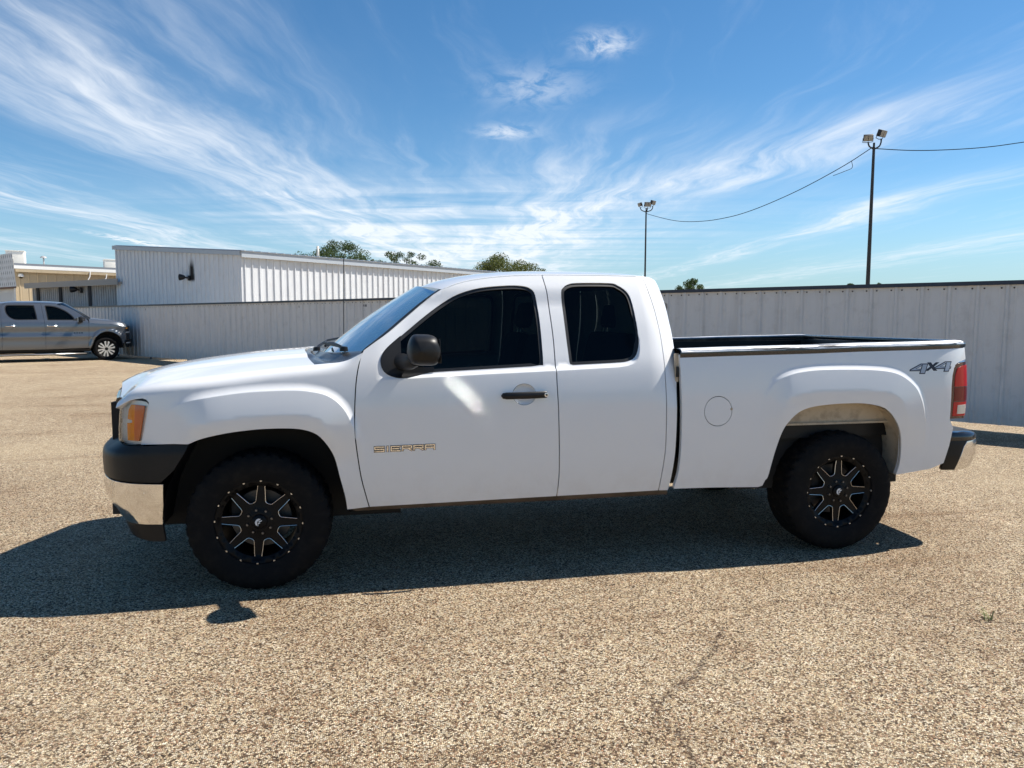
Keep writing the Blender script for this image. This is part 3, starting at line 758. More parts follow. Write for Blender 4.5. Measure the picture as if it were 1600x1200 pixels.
def tree(p, H, wid, crown_h, label, lm, seed, nclump=26, leaves=210, open_=1.0, ls=.15):
    rg = np.random.default_rng(seed); o = empty('tree', p, 0, label, 'tree', 'trees beyond the fence and the building')
    base = H - crown_h; tk = MB(); br = MB()
    fork = base + crown_h*.12
    tk.tube([(0, 0, -.1), (.05, .02, base*.5), (0, 0, fork)], .17*H/6, 9, True, .10*H/6)
    trunk = tk.build('trunk', barkm, o)
    cl = []
    for i in range(nclump):
        a = rg.uniform(0, 2*math.pi); rr = math.sqrt(rg.uniform(.02, 1)); z = rg.uniform(0, 1)
        env = math.sin(math.pi*min(1, .18+z*.78))**.6
        x, y = math.cos(a)*rr*wid/2*env, math.sin(a)*rr*wid/2*env; zz = base + .16*crown_h + z*crown_h*.78*(1 - .35*rr*rr)
        cl.append((x, y, zz, rg.uniform(.26, .48)*wid/4*open_))
    for (x, y, z, r) in cl[:14]:
        br.tube([(0, 0, fork-.1), (x*.45, y*.45, fork + (z-fork)*.55), (x, y, z)], .05*H/6, 5, False, .012)
    br.build('branches', barkm, trunk)
    V = []; F = []
    for (x, y, z, r) in cl:
        c = rg.normal(size=(leaves, 3)); c /= np.linalg.norm(c, axis=1)[:, None]; c *= (r*rg.uniform(.15, 1.12, leaves)**.6)[:, None]; c[:, 2] *= .72
        for q in c:
            n_ = rg.normal(size=3); u = np.cross(n_, rg.normal(size=3)); u /= np.linalg.norm(u); v = np.cross(u, n_); v /= np.linalg.norm(v); s = ls*rg.uniform(.5, 1.2)
            k = len(V); pz = np.array([x, y, z]) + q
            V += [pz - u*s*.5, pz + v*s*.28, pz + u*s*.5, pz - v*s*.28]; F.append((k, k+1, k+2, k+3))
    mesh('crown', V, F, lm, o, smooth=False)
    return o
tree((-1.7, 59.4, 0), 8.6, 8.6, 4.6, 'dark leafy tree over the white building, left of the open-branched one', lf1, 11, 62, 260, .85)
tree((3.96, 60.3, 0), 8.15, 7.4, 3.8, 'sparse open-branched tree over the middle of the white building roof', lf1, 12, 32, 170, .7)
tree((11.96, 54.5, 0), 7.15, 6.9, 3.8, 'wide olive green tree above the front of the white truck cab', lf2, 13, 56, 280, 1.1)
tree((31.5, 60.7, 0), 5.45, 3.9, 2.8, 'small round tree top just over the fence, right of the cab', lf1, 14, 24, 220, 1.0)
tree((50.4, 62.1, 0), 5.55, 3.0, 2.4, 'bush top just over the fence, left of the tall pole', lf1, 15, 15, 180, 1.0)
tree((56.4, 66.0, 0), 5.65, 2.5, 2.2, 'tiny leafy tip just over the fence, right of the tall pole', lf1, 16, 9, 130, .9)
tree((1.8, 77.2, 0), 8.8, 2.8, 2.6, 'far tree tip between the two trees over the white building', lf2, 17, 12, 130, .9)

# ------------------------------------------------------------------ weed tuft growing through the lot
wd = mat('dry_weed', (.22, .22, .08), .7); tuft = empty('weed_tuft', (3.70, -2.10, 0), 0, 'small dry green weed tuft in the gravel, right foreground', 'weed')
mb = MB(); rr = random.Random(4)
for i in range(14):
    a = rr.uniform(0, 6.28); l = rr.uniform(.025, .07); bx, by = rr.uniform(-.04, .04), rr.uniform(-.025, .025); e = rr.uniform(.2, 1.0)
    p0 = Vector((bx, by, 0)); p1 = p0 + Vector((math.cos(a)*l*e*.5, math.sin(a)*l*e*.5, l*.6)); p2 = p0 + Vector((math.cos(a)*l*e, math.sin(a)*l*e, l*.9)); s_ = Vector((-math.sin(a), math.cos(a), 0))*.0025
    mb.add([p0-s_, p0+s_, p1+s_, p1-s_, p2], [(0, 1, 2, 3), (3, 2, 4)])
g_ = mb.build('blades', wd, tuft); g_['kind'] = 'stuff'
# ------------------------------------------------------------------ the white pickup
paint = mat('white_paint', (.77, .77, .77), .38, coat=1.0, spec=.45, coat_rough=.02)
t, b, ob, pos = nodes(paint)
sz = t.new('ShaderNodeSeparateXYZ'); t.l.new(pos, sz.inputs[0])
du = t.add(t.mul(t.ss(sz.outputs[2], .75, .42), t.add(.25, t.mul(t.ss(t.noise(pos, 7, 5, .65), .4, .65), .35)), .30), t.mul(t.ss(t.noise(pos, 190, 2, .5), .70, .74), .10))
t.l.new(t.mix(du, (.77, .77, .77), (.42, .34, .26)), b.inputs['Base Color'])
blk = mat('black_plastic', (.0095, .0095, .010), .42, spec=.3)
tinted(blk, .4, 8, 5, (1.8, 1.7, 1.6))
gblk = mat('gloss_black', (.010, .010, .011), .12, coat=.6)
rub = mat('rubber_seal', (.008, .008, .009), .5)
dark = mat('underbody_dark', (.020, .018, .016), .85)
chrome = mat('chrome', (.80, .80, .80), .06, metal=1.0)
t, b, ob, pos = nodes(chrome)
cd_ = t.mul(t.ss(t.noise(pos, 14, 6, .7), .42, .68), .35)
t.l.new(t.mix(cd_, (.80, .79, .78), (.52, .47, .40)), b.inputs['Base Color']); t.l.new(t.add(.10, t.mul(cd_, .5)), b.inputs['Roughness'])
bump(t, b, t.noise(pos, 60, 3), .06, .003)
mirror_m = mat('mirror_silver', (.90, .90, .90), .09, metal=1.0)
bright = mat('bright_metal', (.85, .83, .80), .28, metal=1.0)
sideglass = glass_mat('tinted_glass', (.085, .11, .105), 1.27)
wsglass = glass_mat('windshield_glass', (.60, .82, .78), 1.22)
lensclear = glass_mat('clear_lens', (.95, .95, .95), 1.35)
dirtywhite = mat('dirty_white_steel', (.50, .42, .31), .75); tinted(dirtywhite, .55, 14, 6, (.4, .35, .3), .45, .75)
seatm = mat('seat_cloth', (.055, .055, .058), .9)
dashm = mat('dash_plastic', (.11, .115, .115), .75)

t = NT(wsglass.node_tree); o_ = [n for n in t.n if n.type == 'OUTPUT_MATERIAL'][0]; fr_n = o_.inputs[0].links[0].from_node
dd_ = t.new('ShaderNodeBsdfDiffuse'); dd_.inputs[0].default_value = (.38, .66, .66, 1); tt_ = t.new('ShaderNodeBsdfTranslucent'); tt_.inputs[0].default_value = (.50, .72, .68, 1)
ad_ = t.new('ShaderNodeMixShader'); ad_.inputs[0].default_value = .5; t.l.new(dd_.outputs[0], ad_.inputs[1]); t.l.new(tt_.outputs[0], ad_.inputs[2])
gn_ = t.noise(t.new('ShaderNodeTexCoord').outputs['Object'], 5, 6, .65); m2_ = t.new('ShaderNodeMixShader'); t.put(m2_.inputs[0], t.lin(gn_, .3, .7, .11, .24)); t.l.new(fr_n.outputs[0], m2_.inputs[1]); t.l.new(ad_.outputs[0], m2_.inputs[2]); t.l.new(m2_.outputs[0], o_.inputs[0])   # thin dust, coloured teal to paint in sky reflection and haze
truck = empty('pickup_truck', (0, 0, 0), 0, 'large white extended cab pickup truck with black wheels, parked side-on in the foreground', 'pickup truck')
TR = truck
shutp = [(x, float(shut_z(x)) + .235) for x in np.linspace(.33, -.742, 18)]
fender_rear = catmull([(.606,.449),(.586,.53),(.563,.634),(.544,.778),(.536,.879),(.535,.996),(.540,1.103),(.549,1.199),(.567,1.290),(.588,1.352)], 3)
ARCH_F = catmull([(.48,.439),(.470,.52),(.443,.640),(.417,.753),(.378,.830),(.329,.887),(.261,.916),(.177,.927),(.05,.928),(-.073,.919),(-.188,.902),(-.281,.879),(-.345,.852)], 3)
lamp_rear = [(-.606,.846),(-.592,.90),(-.579,.954),(-.555,1.058),(-.552,1.078),(-.564,1.092),(-.585,1.098),(-.64,1.102),(-.70,1.104),(-.745,1.106)]
fender = [(-.606,.846),(-.424,.853)] + ARCH_F[::-1] + fender_rear[:-1] + [(.588,1.395),(.514,1.438),(.454,1.458),(.40,1.50)] + shutp + lamp_rear[::-1]
FEAT_F = [(BROW_F[:-1], np.arange(-.052, .021, .006), .012)]
FEAT_R = [(BROW_R[:-1], np.arange(-.052, .021, .006), .012)]
FEAT_B = [(BELT_REC[:-3], np.arange(-.010, .026, .004), .014)]
f1, f2 = both('front_fender', front_surf, fender, step=.016, m=paint, parent=TR, gstep=.02, flange=.03, feats=FEAT_F)

# hood, one skin across the truck: P = (x, y)
def hood_surf(P):
    x, y = P[:, 0], P[:, 1]; zs = shut_z(x); zc = hood_c(x); yb = shut_y(x); ay = np.abs(y)
    k = .016*sstep((x + .80)/.35)
    dome = k*sstep((.56 - ay)/.09)
    z = zc - k + dome - (zc-zs)*np.minimum(ay/yb, 1.05)**2
    return np.stack([x, y, z], 1)
hx = np.linspace(-.738, .335, 16)
near = [(x, -float(shut_y(x))) for x in hx]
rear_e = catmull([(.335,-.90),(.285,-.70),(.245,-.48),(.215,-.25),(.205,0)], 4)
front_e = catmull([(-.935,0),(-.918,-.15),(-.876,-.30),(-.832,-.45),(-.790,-.60),(-.758,-.72),(-.738,-.801)], 4)
hood_o = near + rear_e[1:] + [(x, -y) for x, y in rear_e[:-1]][::-1] + [(x, -y) for x, y in near][::-1] + [(x, -y) for x, y in front_e[::-1]][1:] + front_e[1:-1]
hood = panel('hood', hood_surf, hood_o, step=.03, m=paint, parent=TR, gstep=.035, flange=.03)

# ---- doors
pillar = catmull([(.588,1.352),(.652,1.398),(.726,1.450),(.82,1.527),(.917,1.608),(.997,1.672),(1.045,1.704)], 3)
rooft = [(x, float(ROOF_T(x)) - .004) for x in np.linspace(1.09, 1.686, 12)]
gap_b = catmull([(1.686,1.800),(1.703,1.678),(1.709,1.54),(1.713,1.405),(1.711,1.254),(1.711,1.143),(1.718,.965),(1.725,.733),(1.727,.582),(1.718,.458)], 4)
glass_f = catmull([(.89,1.220),(1.086,1.229),(1.563,1.250),(1.610,1.252)], 2) + [(1.634,1.256)] + catmull([(1.636,1.30),(1.637,1.455),(1.634,1.571),(1.624,1.672),(1.603,1.708),(1.556,1.726),(1.459,1.729),(1.291,1.713),(1.158,1.676),(1.058,1.621),(.951,1.545),(.836,1.452),(.723,1.357),(.693,1.314),(.689,1.275),(.709,1.231),(.755,1.203),(.834,1.199)], 3)
HC = (1.510, 1.086)
cup = [(HC[0] + .068*math.cos(a), HC[1] + .060*math.sin(a)) for a in np.linspace(0, 2*math.pi, 28)[:-1]]
door_o = fender_rear[:-1] + pillar + rooft + gap_b
d1 = panel('front_door', cab_surf, door_o, [glass_f, cup], .016, paint, TR, .0035, .03, gstep=.025, feats=FEAT_B)
d2 = panel('front_door', cab_surf, door_o, [glass_f, cup], .016, paint, TR, .0035, .03, gstep=.025, feats=FEAT_B, mirror=True)
gap_c = catmull([(2.335,1.806),(2.350,1.785),(2.368,1.703),(2.389,1.581),(2.402,1.441),(2.402,1.304),(2.400,1.169),(2.401,1.045),(2.402,.848),(2.402,.735),(2.392,.614),(2.372,.462)], 4)
glass_r = catmull([(1.82,1.255),(2.083,1.265),(2.166,1.273),(2.213,1.297),(2.238,1.356),(2.246,1.434),(2.244,1.54),(2.235,1.650),(2.214,1.701),(2.167,1.736),(2.115,1.750),(1.905,1.749),(1.842,1.738),(1.812,1.719),(1.796,1.690),(1.795,1.579),(1.797,1.424),(1.802,1.275)], 3) + [(1.806,1.260)]
rdoor_o = gap_b[::-1][0:] + [(x, float(ROOF_T(x)) - .004) for x in np.linspace(1.75, 2.30, 10)] + gap_c
r1 = panel('rear_door', cab_surf, rdoor_o, [glass_r], .016, paint, TR, .0035, .03, gstep=.025, feats=FEAT_B)
r2 = panel('rear_door', cab_surf, rdoor_o, [glass_r], .016, paint, TR, .0035, .03, gstep=.025, feats=FEAT_B, mirror=True)
cab_back = catmull([(2.41,1.803),(2.455,1.775),(2.482,1.706),(2.507,1.602),(2.518,1.479),(2.512,1.391),(2.499,1.282),(2.486,1.166),(2.476,1.042),(2.475,.832),(2.471,.683),(2.456,.548),(2.439,.458)], 4)
corner_o = gap_c[::-1] + [(2.36, 1.803)] + cab_back
k1, k2 = both('cab_corner', cab_surf, corner_o, step=.016, m=paint, parent=TR, gstep=.02, flange=.012)

def shrink(poly, d): return [tuple(q) for q in prep(poly, 9, d)]
for mir, dr_, rd_ in ((False, d1, r1), (True, d2, r2)):
    for gl, dd, tr_ in ((glass_f, dr_, 'window_seal'), (glass_r, rd_, 'window_seal')):
        gi = shrink(gl, .016)
        panel('window_seal', cab_surf, shrink(gl, -.004), [gi], .02, rub, dd, 0, .02, -.006, mirror=mir)
        panel('window_glass', cab_surf, shrink(gl, .006), [], .03, sideglass, dd, 0, 0, -.013, gstep=.08, mirror=mir)
    # bowl behind the pull handle, then the handle itself
    def bowl(P):
        u = P; rr_ = np.hypot((u[:, 0]-HC[0])/.068, (u[:, 1]-HC[1])/.060)
        base = cab_surf(u); base[:, 1] += .022*np.sqrt(np.clip(1 - rr_**3, 0, 1)); return base
    panel('handle_cup', bowl, cup, [], .012, paint, dr_, -.001, 0, 0, gstep=.008, mirror=mir)
    hx0, hx1, hz = 1.368, 1.650, 1.084
    def hpt(u, v):
        x = hx0 + (hx1-hx0)*u; a = 2*math.pi*v; e = min(1, (u*(1-u)*26)**.5) if 0 < u < 1 else 0.0
        bow = .022 + .020*math.sin(math.pi*u)**.5 if 0 < u < 1 else .022
        w = float(side_half(np.array([x]), np.array([hz]))[0]); hh = (.0205 if u > .10 else .018)
        return (x, -(w + bow - .008 + .011*e*math.cos(a)), hz + .004*(u-.5) + hh*e*math.sin(a))
    MB().grid(hpt, 28, 14).build('door_handle', blk, dr_, mir)
    if not mir:
        lk = MB(); lk.lathe([(0, -.006), (.011, -.005), (.0125, 0)], 16, 'y', (1.632, -(1.0 + .038), hz+.002)); lk.build('key_lock', bright, d1)
        MB().lathe([(0, -.008), (.006, -.008)], 12, 'y', (1.632, -(1.0 + .038), hz+.002)).build('keyhole', rub, d1)
    # mirror: sail patch, arm, housing
    sail = catmull([(.985,1.225),(.834,1.194),(.755,1.198),(.703,1.228),(.684,1.275),(.689,1.316),(.72,1.362),(.80,1.43)], 4) + [(.80, 1.25), (.985, 1.25)]
    s_o = panel('mirror_sail', cab_surf, sail, [], .02, blk, dr_, 0, .02, .006, mirror=mir)
    def hous(u, v):
        # egg-like shell, u around (front to back), v across the truck from door to tip
        a = 2*math.pi*u; s = math.sin(math.pi*v)**.34 if 0 < v < 1 else 0.0
        ca, sa_ = math.cos(a), math.sin(a); sg = lambda q, p: math.copysign(abs(q)**p, q)
        x = .893 + s*(.082*sg(ca, .62) + (.0)); z = 1.356 + s*(.088*sg(sa_, .70)) - .006*ca*s
        if ca < 0: x += .012*s*(1-abs(sa_))
        if sa_ > 0 and ca < 0: x += .030*s*sa_*abs(ca)
        if sa_ < 0: z += .012*s*(1 - ca)*.5
        y = -(1.035 + .215*v)
        if ca > 0: x += .062*v*s*(1 - .25*abs(sa_))
        x = min(x, .962 + (-1.136 - y)*.47); return (x, y, z)
    hm = MB().grid(hous, 40, 18).build('side_mirror', blk, dr_, mir)
    mgM = Matrix.Translation((.968, -1.136, 1.354)) @ Matrix.Rotation(.44, 4, 'Z') @ Matrix.Rotation(-.063, 4, 'Y')
    MB().box((-.006, -.082, -.066), (0, .082, .066), mgM, .004).build('mirror_backing', blk, hm, mir)
    mgV = [mgM @ Vector((.0012, a, c)) for a, c in ((-.079, -.050), (-.068, -.064), (.068, -.064), (.079, -.050), (.079, .050), (.068, .064), (-.068, .064), (-.079, .050))]
    MB().add([v[:] for v in mgV], [tuple(range(8))]).build('mirror_glass', mirror_m, hm, mir)
    arm = MB(); arm.tube(catmull([(.80, -.955, 1.288), (.82, -1.00, 1.285), (.845, -1.06, 1.292), (.87, -1.10, 1.31)], 4), .046, 12); arm.build('mirror_arm', blk, hm, mir)

# sill under the doors
def rocker(P): return np.stack([P[:, 0], -(np.interp(P[:, 1], [.385, .43, .47], [.87, .925, .94])), P[:, 1]], 1)
both('rocker_panel', rocker, [(.53,.418),(2.45,.425),(2.44,.457),(.60,.446),(.50,.434)], step=.05, m=tinted(mat('rocker_paint', (.10, .075, .055), .8), .7, 6, 5, (.3, .25, .2)), parent=TR, inset=0, flange=.03)

# ---- roof, back wall, windshield
def roof_surf(P):
    x, v = P[:, 0], P[:, 1]; zt = ROOF_T(x); zc = ROOF_C(x); yt = side_half(x, zt) - .10*np.clip((x-2.30)/.2, 0, 1.3)**2*np.clip((zt-.9)/.6, .15, 1)
    return np.stack([x, v*yt, zt + (zc-zt)*(1 - np.abs(v)**3.2)], 1)
fr_e = [(.935 + .118*abs(v)**2.2, v) for v in np.linspace(-1, 1, 25)]
bk_e = [(2.515 - .085*abs(v)**4, v) for v in np.linspace(1, -1, 25)]
n1 = [(x, -1.0) for x in np.linspace(2.40, 1.08, 20)]; n2 = [(x, 1.0) for x in np.linspace(1.08, 2.40, 20)]
roof = panel('roof', roof_surf, fr_e + n2 + bk_e + n1, step=.04, m=paint, parent=TR, inset=.002, flange=.03, gstep=.05)
cb = prep(cab_back, .05); cbp = cab_surf(np.array([q for q in catmull([(2.455,1.775),(2.482,1.706),(2.507,1.602),(2.518,1.479),(2.512,1.391),(2.499,1.282),(2.486,1.166),(2.476,1.042),(2.475,.832),(2.471,.683),(2.456,.548),(2.439,.458)], 3)]))
kb = len(cbp)
def backw(u, v):
    q = cbp[min(kb-1, int(round(u*(kb-1))))]; s = 2*v - 1
    return (q[0] + .012*(1-abs(s)**6) - .004, -q[1]*s*-1*-1, q[2])
MB().grid(backw, kb-1, 24).build('cab_back_wall', paint, TR)
def rw(P): return np.stack([np.interp(P[:, 1], [1.25, 1.45, 1.6, 1.76], [2.513, 2.537, 2.528, 2.50]), P[:, 0], P[:, 1]], 1)
panel('rear_window', rw, catmull([(-.60,1.32),(.60,1.32),(.64,1.36),(.58,1.66),(.54,1.69),(-.54,1.69),(-.58,1.66),(-.64,1.36),(-.60,1.32)], 3), step=.05, m=gblk, parent=TR, inset=0, flange=.02, offset=.003)
MB().box((2.50, -.16, 1.765), (2.56, .16, 1.80), None, .01).build('brake_light', mat('red_lens', (.30, .008, .010), .15, coat=.8), TR)

# windshield as a bowed loft
def ws(P, dx=0.0):
    u, v = P[:, 0], P[:, 1]; a = np.abs(u)
    xb = .300 + .315*a**2.3; zb = 1.300 + .038*a**2; yb = .815*u
    xt = .935 + .118*a**2.2; zt = 1.748 - .040*a**2; yt = .668*u
    w = 1 - v; bow = .020*np.sin(math.pi*np.clip(v, 0, 1))
    return np.stack([xb*w + xt*v - bow*.5, yb*w + yt*v, zb*w + zt*v + bow*.8], 1)
panel('windshield', ws, [(-1, 0), (1, 0), (1, 1), (-1, 1)], step=.08, m=wsglass, parent=TR, inset=0, flange=0)
fo = [(-1, 0), (1, 0), (1, 1), (-1, 1)]
inner = catmull([(-.90,.12),(-.80,.085),(-.4,.07),(0,.065),(.4,.07),(.80,.085),(.90,.12)], 3) + [(.945,.5),(.95,.88)] + [(.90,.915),(-.90,.915),(-.95,.88),(-.945,.5)]
panel('windshield_border', ws, fo, [inner], .08, rub, TR, 0, 0, .003)
# black trim between the door frame and the glass
pl = catmull([(.575,1.318),(.588,1.352),(.652,1.398),(.726,1.450),(.82,1.527),(.917,1.608),(.997,1.672),(1.045,1.704),(1.075,1.722)], 3)
pp = cab_surf(np.array(pl)); kk = len(pp)
for mir in (False, True):
    def trm(u, v):
        i = u*(kk-1); i0 = int(min(kk-2, math.floor(i))); fr_ = i-i0; a = pp[i0]*(1-fr_) + pp[i0+1]*fr_
        bq = ws(np.array([[-1.0, u]]))[0]; a = a + np.array([-.004, .010, -.002])
        q = a*(1-v) + bq*v; q[2] += .004*math.sin(math.pi*v); q[0] -= .006*math.sin(math.pi*v); return tuple(q)
    MB().grid(trm, 30, 4).build('pillar_trim', rub, TR, mir)

# cowl: grey plastic grille under the wipers
cowlm = mat('cowl_plastic', (.045, .047, .05), .22, spec=.7)
re_ = prep([(.335,-.80),(.285,-.66),(.245,-.48),(.215,-.25),(.205,0),(.215,.25),(.245,.48),(.285,.66),(.335,.80)], 9)
def cowl(u, v):
    y = -1 + 2*u; hxp = np.interp(abs(y), [0, .31, .6, .825, 1.0], [.205, .215, .245, .285, .335]); hy = .90*y
    a = hood_surf(np.array([[hxp, hy]]))[0] + np.array([.006, 0, -.012]); bq = ws(np.array([[y, .015]]))[0]
    q = a*(1-v) + bq*v; q[2] += .010*math.sin(math.pi*v*3) - .012*math.sin(math.pi*v); return tuple(q)
MB().grid(cowl, 48, 10).build('cowl', cowlm, TR)
# cowl end caps reaching the fender
for mir in (False, True):
    e0 = front_surf(np.array([(.345,float(shut_z(.345))+.235),(.40,1.50),(.454,1.458),(.514,1.438),(.588,1.395)]))
    g0 = [ws(np.array([[-1, .0]]))[0]*(1-k) + (np.array([.335, -.89, hood_surf(np.array([[.335, -.89]]))[0][2]-.010]))*k for k in (1, .75, .5, .25, 0)]
    def cap(u, v):
        i = u*4; i0 = min(3, int(i)); f_ = i-i0; a = e0[i0]*(1-f_)+e0[i0+1]*f_; c = g0[i0]*(1-f_)+g0[i0+1]*f_
        q = a*(1-v)+c*v; q = q + np.array([0, .004, -.004]); q[2] += .008*math.sin(math.pi*v); return tuple(q)
    MB().grid(cap, 16, 4).build('cowl_corner', cowlm, TR, mir)
for y0, y1 in ((-.66, .02), (-.02, .66)):
    w0 = ws(np.array([[y0/.80, .01]]))[0]; a0 = Vector(w0) + Vector((-.035, 0, .015)); tip = Vector(ws(np.array([[y1/.80-.02, .10]]))[0]) + Vector((-.02, 0, .035)); mid = Vector(ws(np.array([[(y0*.55+y1*.45)/.80, .045]]))[0]) + Vector((-.03, 0, .045))
    wp = MB(); wp.tube([a0[:], (a0 + (mid-a0)*.2 + Vector((0, 0, .012)))[:], mid[:], ((mid+tip)/2)[:]], .011, 7, True, .007); arm = wp.build('wiper_arm', blk, TR)
    MB().lathe([(0, .03), (.022, .026), (.026, 0)], 14, 'z', tuple(a0 - Vector((0, 0, .01)))).build('pivot_cap', blk, arm)
    bl = MB(); b0 = Vector(ws(np.array([[y0/.80+.12, .055]]))[0]) + Vector((-.012, 0, .012)); b1 = Vector(ws(np.array([[y1/.80+.06, .10]]))[0]) + Vector((-.012, 0, .012))
    bl.tube([b0[:], ((b0+b1)/2 + Vector((-.008, 0, .010)))[:], b1[:]], .009, 6); bl.build('wiper_blade', rub, arm)
# washer bottle sticker sized white tag low on the glass, paper strip on the dash
tagm = mat('paper_white', (.75, .75, .74), .7)
q = ws(np.array([[-.93, .235]]))[0]; MB().add([tuple(q + np.array(d)) for d in ((-.012, 0, -.010), (.022, 0, .010), (.020, .010, .012), (-.015, .010, -.008))], [(0, 1, 2, 3)]).build('inspection_tag', tagm, TR)
sunv = mat('sun_sensor_strip', (.05, .16, .13), .5)
MB().tube([(.42, .80, 1.29), (.425, .80, 1.33)], .013, 10).tube([(.425, .80, 1.32), (.431, .80, 1.66), (.438, .80, 2.0)], .0034, 6).build('antenna', rub, TR)

# ---- front end: headlamps, grille, bumper
def curve_xy(pts):
    p = np.array(catmull(pts, 8)); s = np.concatenate([[0], np.cumsum(np.hypot(*np.diff(p, axis=0).T))]); return (lambda q: np.interp(q, s, p[:, 0]), lambda q: np.interp(q, s, p[:, 1]), s[-1])
hx_, hy_, HL = curve_xy([(-.50,.966),(-.556,.950),(-.610,.930),(-.665,.898),(-.712,.855),(-.752,.79),(-.785,.70),(-.815,.60),(-.845,.48),(-.872,.35),(-.885,.2),(-.89,0)])
def lampS(P):
    s, z = P[:, 0], P[:, 1]; lean = .030*np.clip((z-.85)/.28, -.3, 1.2)**2; tuck = .015*np.clip((z-1.0)/.14, 0, 1)**2
    f_ = np.clip(s/.35, 0, 1)
    return np.stack([hx_(s) + lean*f_, -(hy_(s) - tuck), z], 1)
def s_of_x(x): 
    ss = np.linspace(0, HL, 400); return float(ss[np.argmin(np.abs(hx_(ss)-x))])
lens_o = [(s_of_x(-.604),.850),(s_of_x(-.590),.90),(s_of_x(-.577),.954),(s_of_x(-.556),1.052),(s_of_x(-.556),1.072),(s_of_x(-.568),1.084),(s_of_x(-.60),1.090),(s_of_x(-.66),1.093),(s_of_x(-.76),1.092),(s_of_x(-.83),1.075),(s_of_x(-.850),1.05),(s_of_x(-.848),.87),(s_of_x(-.83),.845),(s_of_x(-.72),.842)]
silver = mat('lamp_silver', (.80, .77, .73), .35, metal=.5)
amber = mat('amber_lens', (.95, .34, .012), .25, coat=.5); amber2 = mat('amber_reflector', (.72, .165, .020), .3, coat=.5)
for mir in (False, True):
    hl = panel('headlight', lampS, lens_o, [], .03, silver, TR, 0, .05, -.022, mirror=mir, flip=True)
    panel('lens', lampS, lens_o, [], .03, lensclear, hl, .001, .012, 0, mirror=mir, flip=True)
    sx = s_of_x
    panel('turn_lens', lampS, [(sx(-.690),.868),(sx(-.645),.868),(sx(-.640),1.066),(sx(-.668),1.066),(sx(-.684),1.04),(sx(-.690),.985),(sx(-.660),.980),(sx(-.660),.966),(sx(-.692),.962)], [], .02, amber, hl, 0, .01, -.010, mirror=mir, flip=True)
    panel('side_reflector', lampS, [(sx(-.644),.868),(sx(-.618),.868),(sx(-.606),.93),(sx(-.592),1.00),(sx(-.582),1.062),(sx(-.639),1.066)], [], .02, amber2, hl, 0, .01, -.009, mirror=mir, flip=True)
    panel('side_lens', lampS, [(sx(-.735),.87),(sx(-.697),.868),(sx(-.700),.955),(sx(-.735),.958)], [], .02, lensclear, hl, 0, .01, -.006, mirror=mir, flip=True)
    panel('side_lens', lampS, [(sx(-.735),.985),(sx(-.698),.985),(sx(-.690),1.05),(sx(-.735),1.06)], [], .02, lensclear, hl, 0, .01, -.006, mirror=mir, flip=True)
    panel('lamp_surround', lampS, shrink(lens_o, -.012), [shrink(lens_o, .001)], .03, rub, hl, 0, .02, -.010, mirror=mir, flip=True)
gx_, gy_, GL = curve_xy([(-.805,.60),(-.838,.50),(-.866,.38),(-.893,.2),(-.905,.0)])
def grilS(P): return np.stack([gx_(P[:, 0]) + .02*np.clip((P[:, 1]-.85)/.28, 0, 1), -gy_(P[:, 0]), P[:, 1]], 1)
gfr = mat('grille_black', (.012, .012, .013), .35)
for mir in (False, True):
    panel('grille', grilS, [(0,.83),(GL,.80),(GL,1.115),(.05,1.10),(0,1.06)], [], .04, gfr, TR, 0, .06, 0, mirror=mir, flip=True)
grl = [o for o in truck.children if o.name.startswith('grille')][0]
for k in range(4):
    z = .86 + k*.055; MB().tube([(-.850, -.42, z), (-.895, -.2, z), (-.914, 0, z), (-.895, .2, z), (-.850, .42, z)], .011, 6).build('grille_bar', gblk, grl)
def capS(P):   # black edge strip where hood, lamp and grille meet
    return lampS(P)
MB().tube(catmull([(-.735, -.80, 1.078), (-.762, -.72, 1.078), (-.795, -.60, 1.082), (-.842, -.42, 1.088), (-.888, -.2, 1.09), (-.905, 0, 1.09), (-.888, .2, 1.09), (-.842, .42, 1.088), (-.795, .60, 1.082), (-.762, .72, 1.078), (-.735, .80, 1.078)], 4), .020, 8).build('grille_header', gblk, TR)
bx_, by_, BL_ = curve_xy([(-.30,.975),(-.42,.975),(-.55,.975),(-.65,.962),(-.735,.918),(-.800,.845),(-.853,.745),(-.897,.61),(-.932,.45),(-.957,.28),(-.970,.12),(-.973,0)])
def bump_surf(tuck):
    def S(P):
        s, z = P[:, 0], P[:, 1]; k = tuck(z); f_ = np.clip((s-.15)/.5, 0, 1)
        x, y = bx_(s), by_(s)
        return np.stack([x + k*f_*.85, -(y - k*.12), z], 1)
    return S
def sb(x):
    ss = np.linspace(0, BL_, 500); return float(ss[np.argmin(np.abs(bx_(ss)-x))])
tuckc = spline([.40,.43,.50,.56,.61,.64,.66], [.125,.095,.035,.008,.0,.002,.006])
tuckb = spline([.64,.66,.70,.78,.805,.83,.855,.875], [.012,.004,.0,.0,.012,.055,.10,.13])
tuckv = spline([.30,.33,.40,.43], [.16,.15,.115,.105])
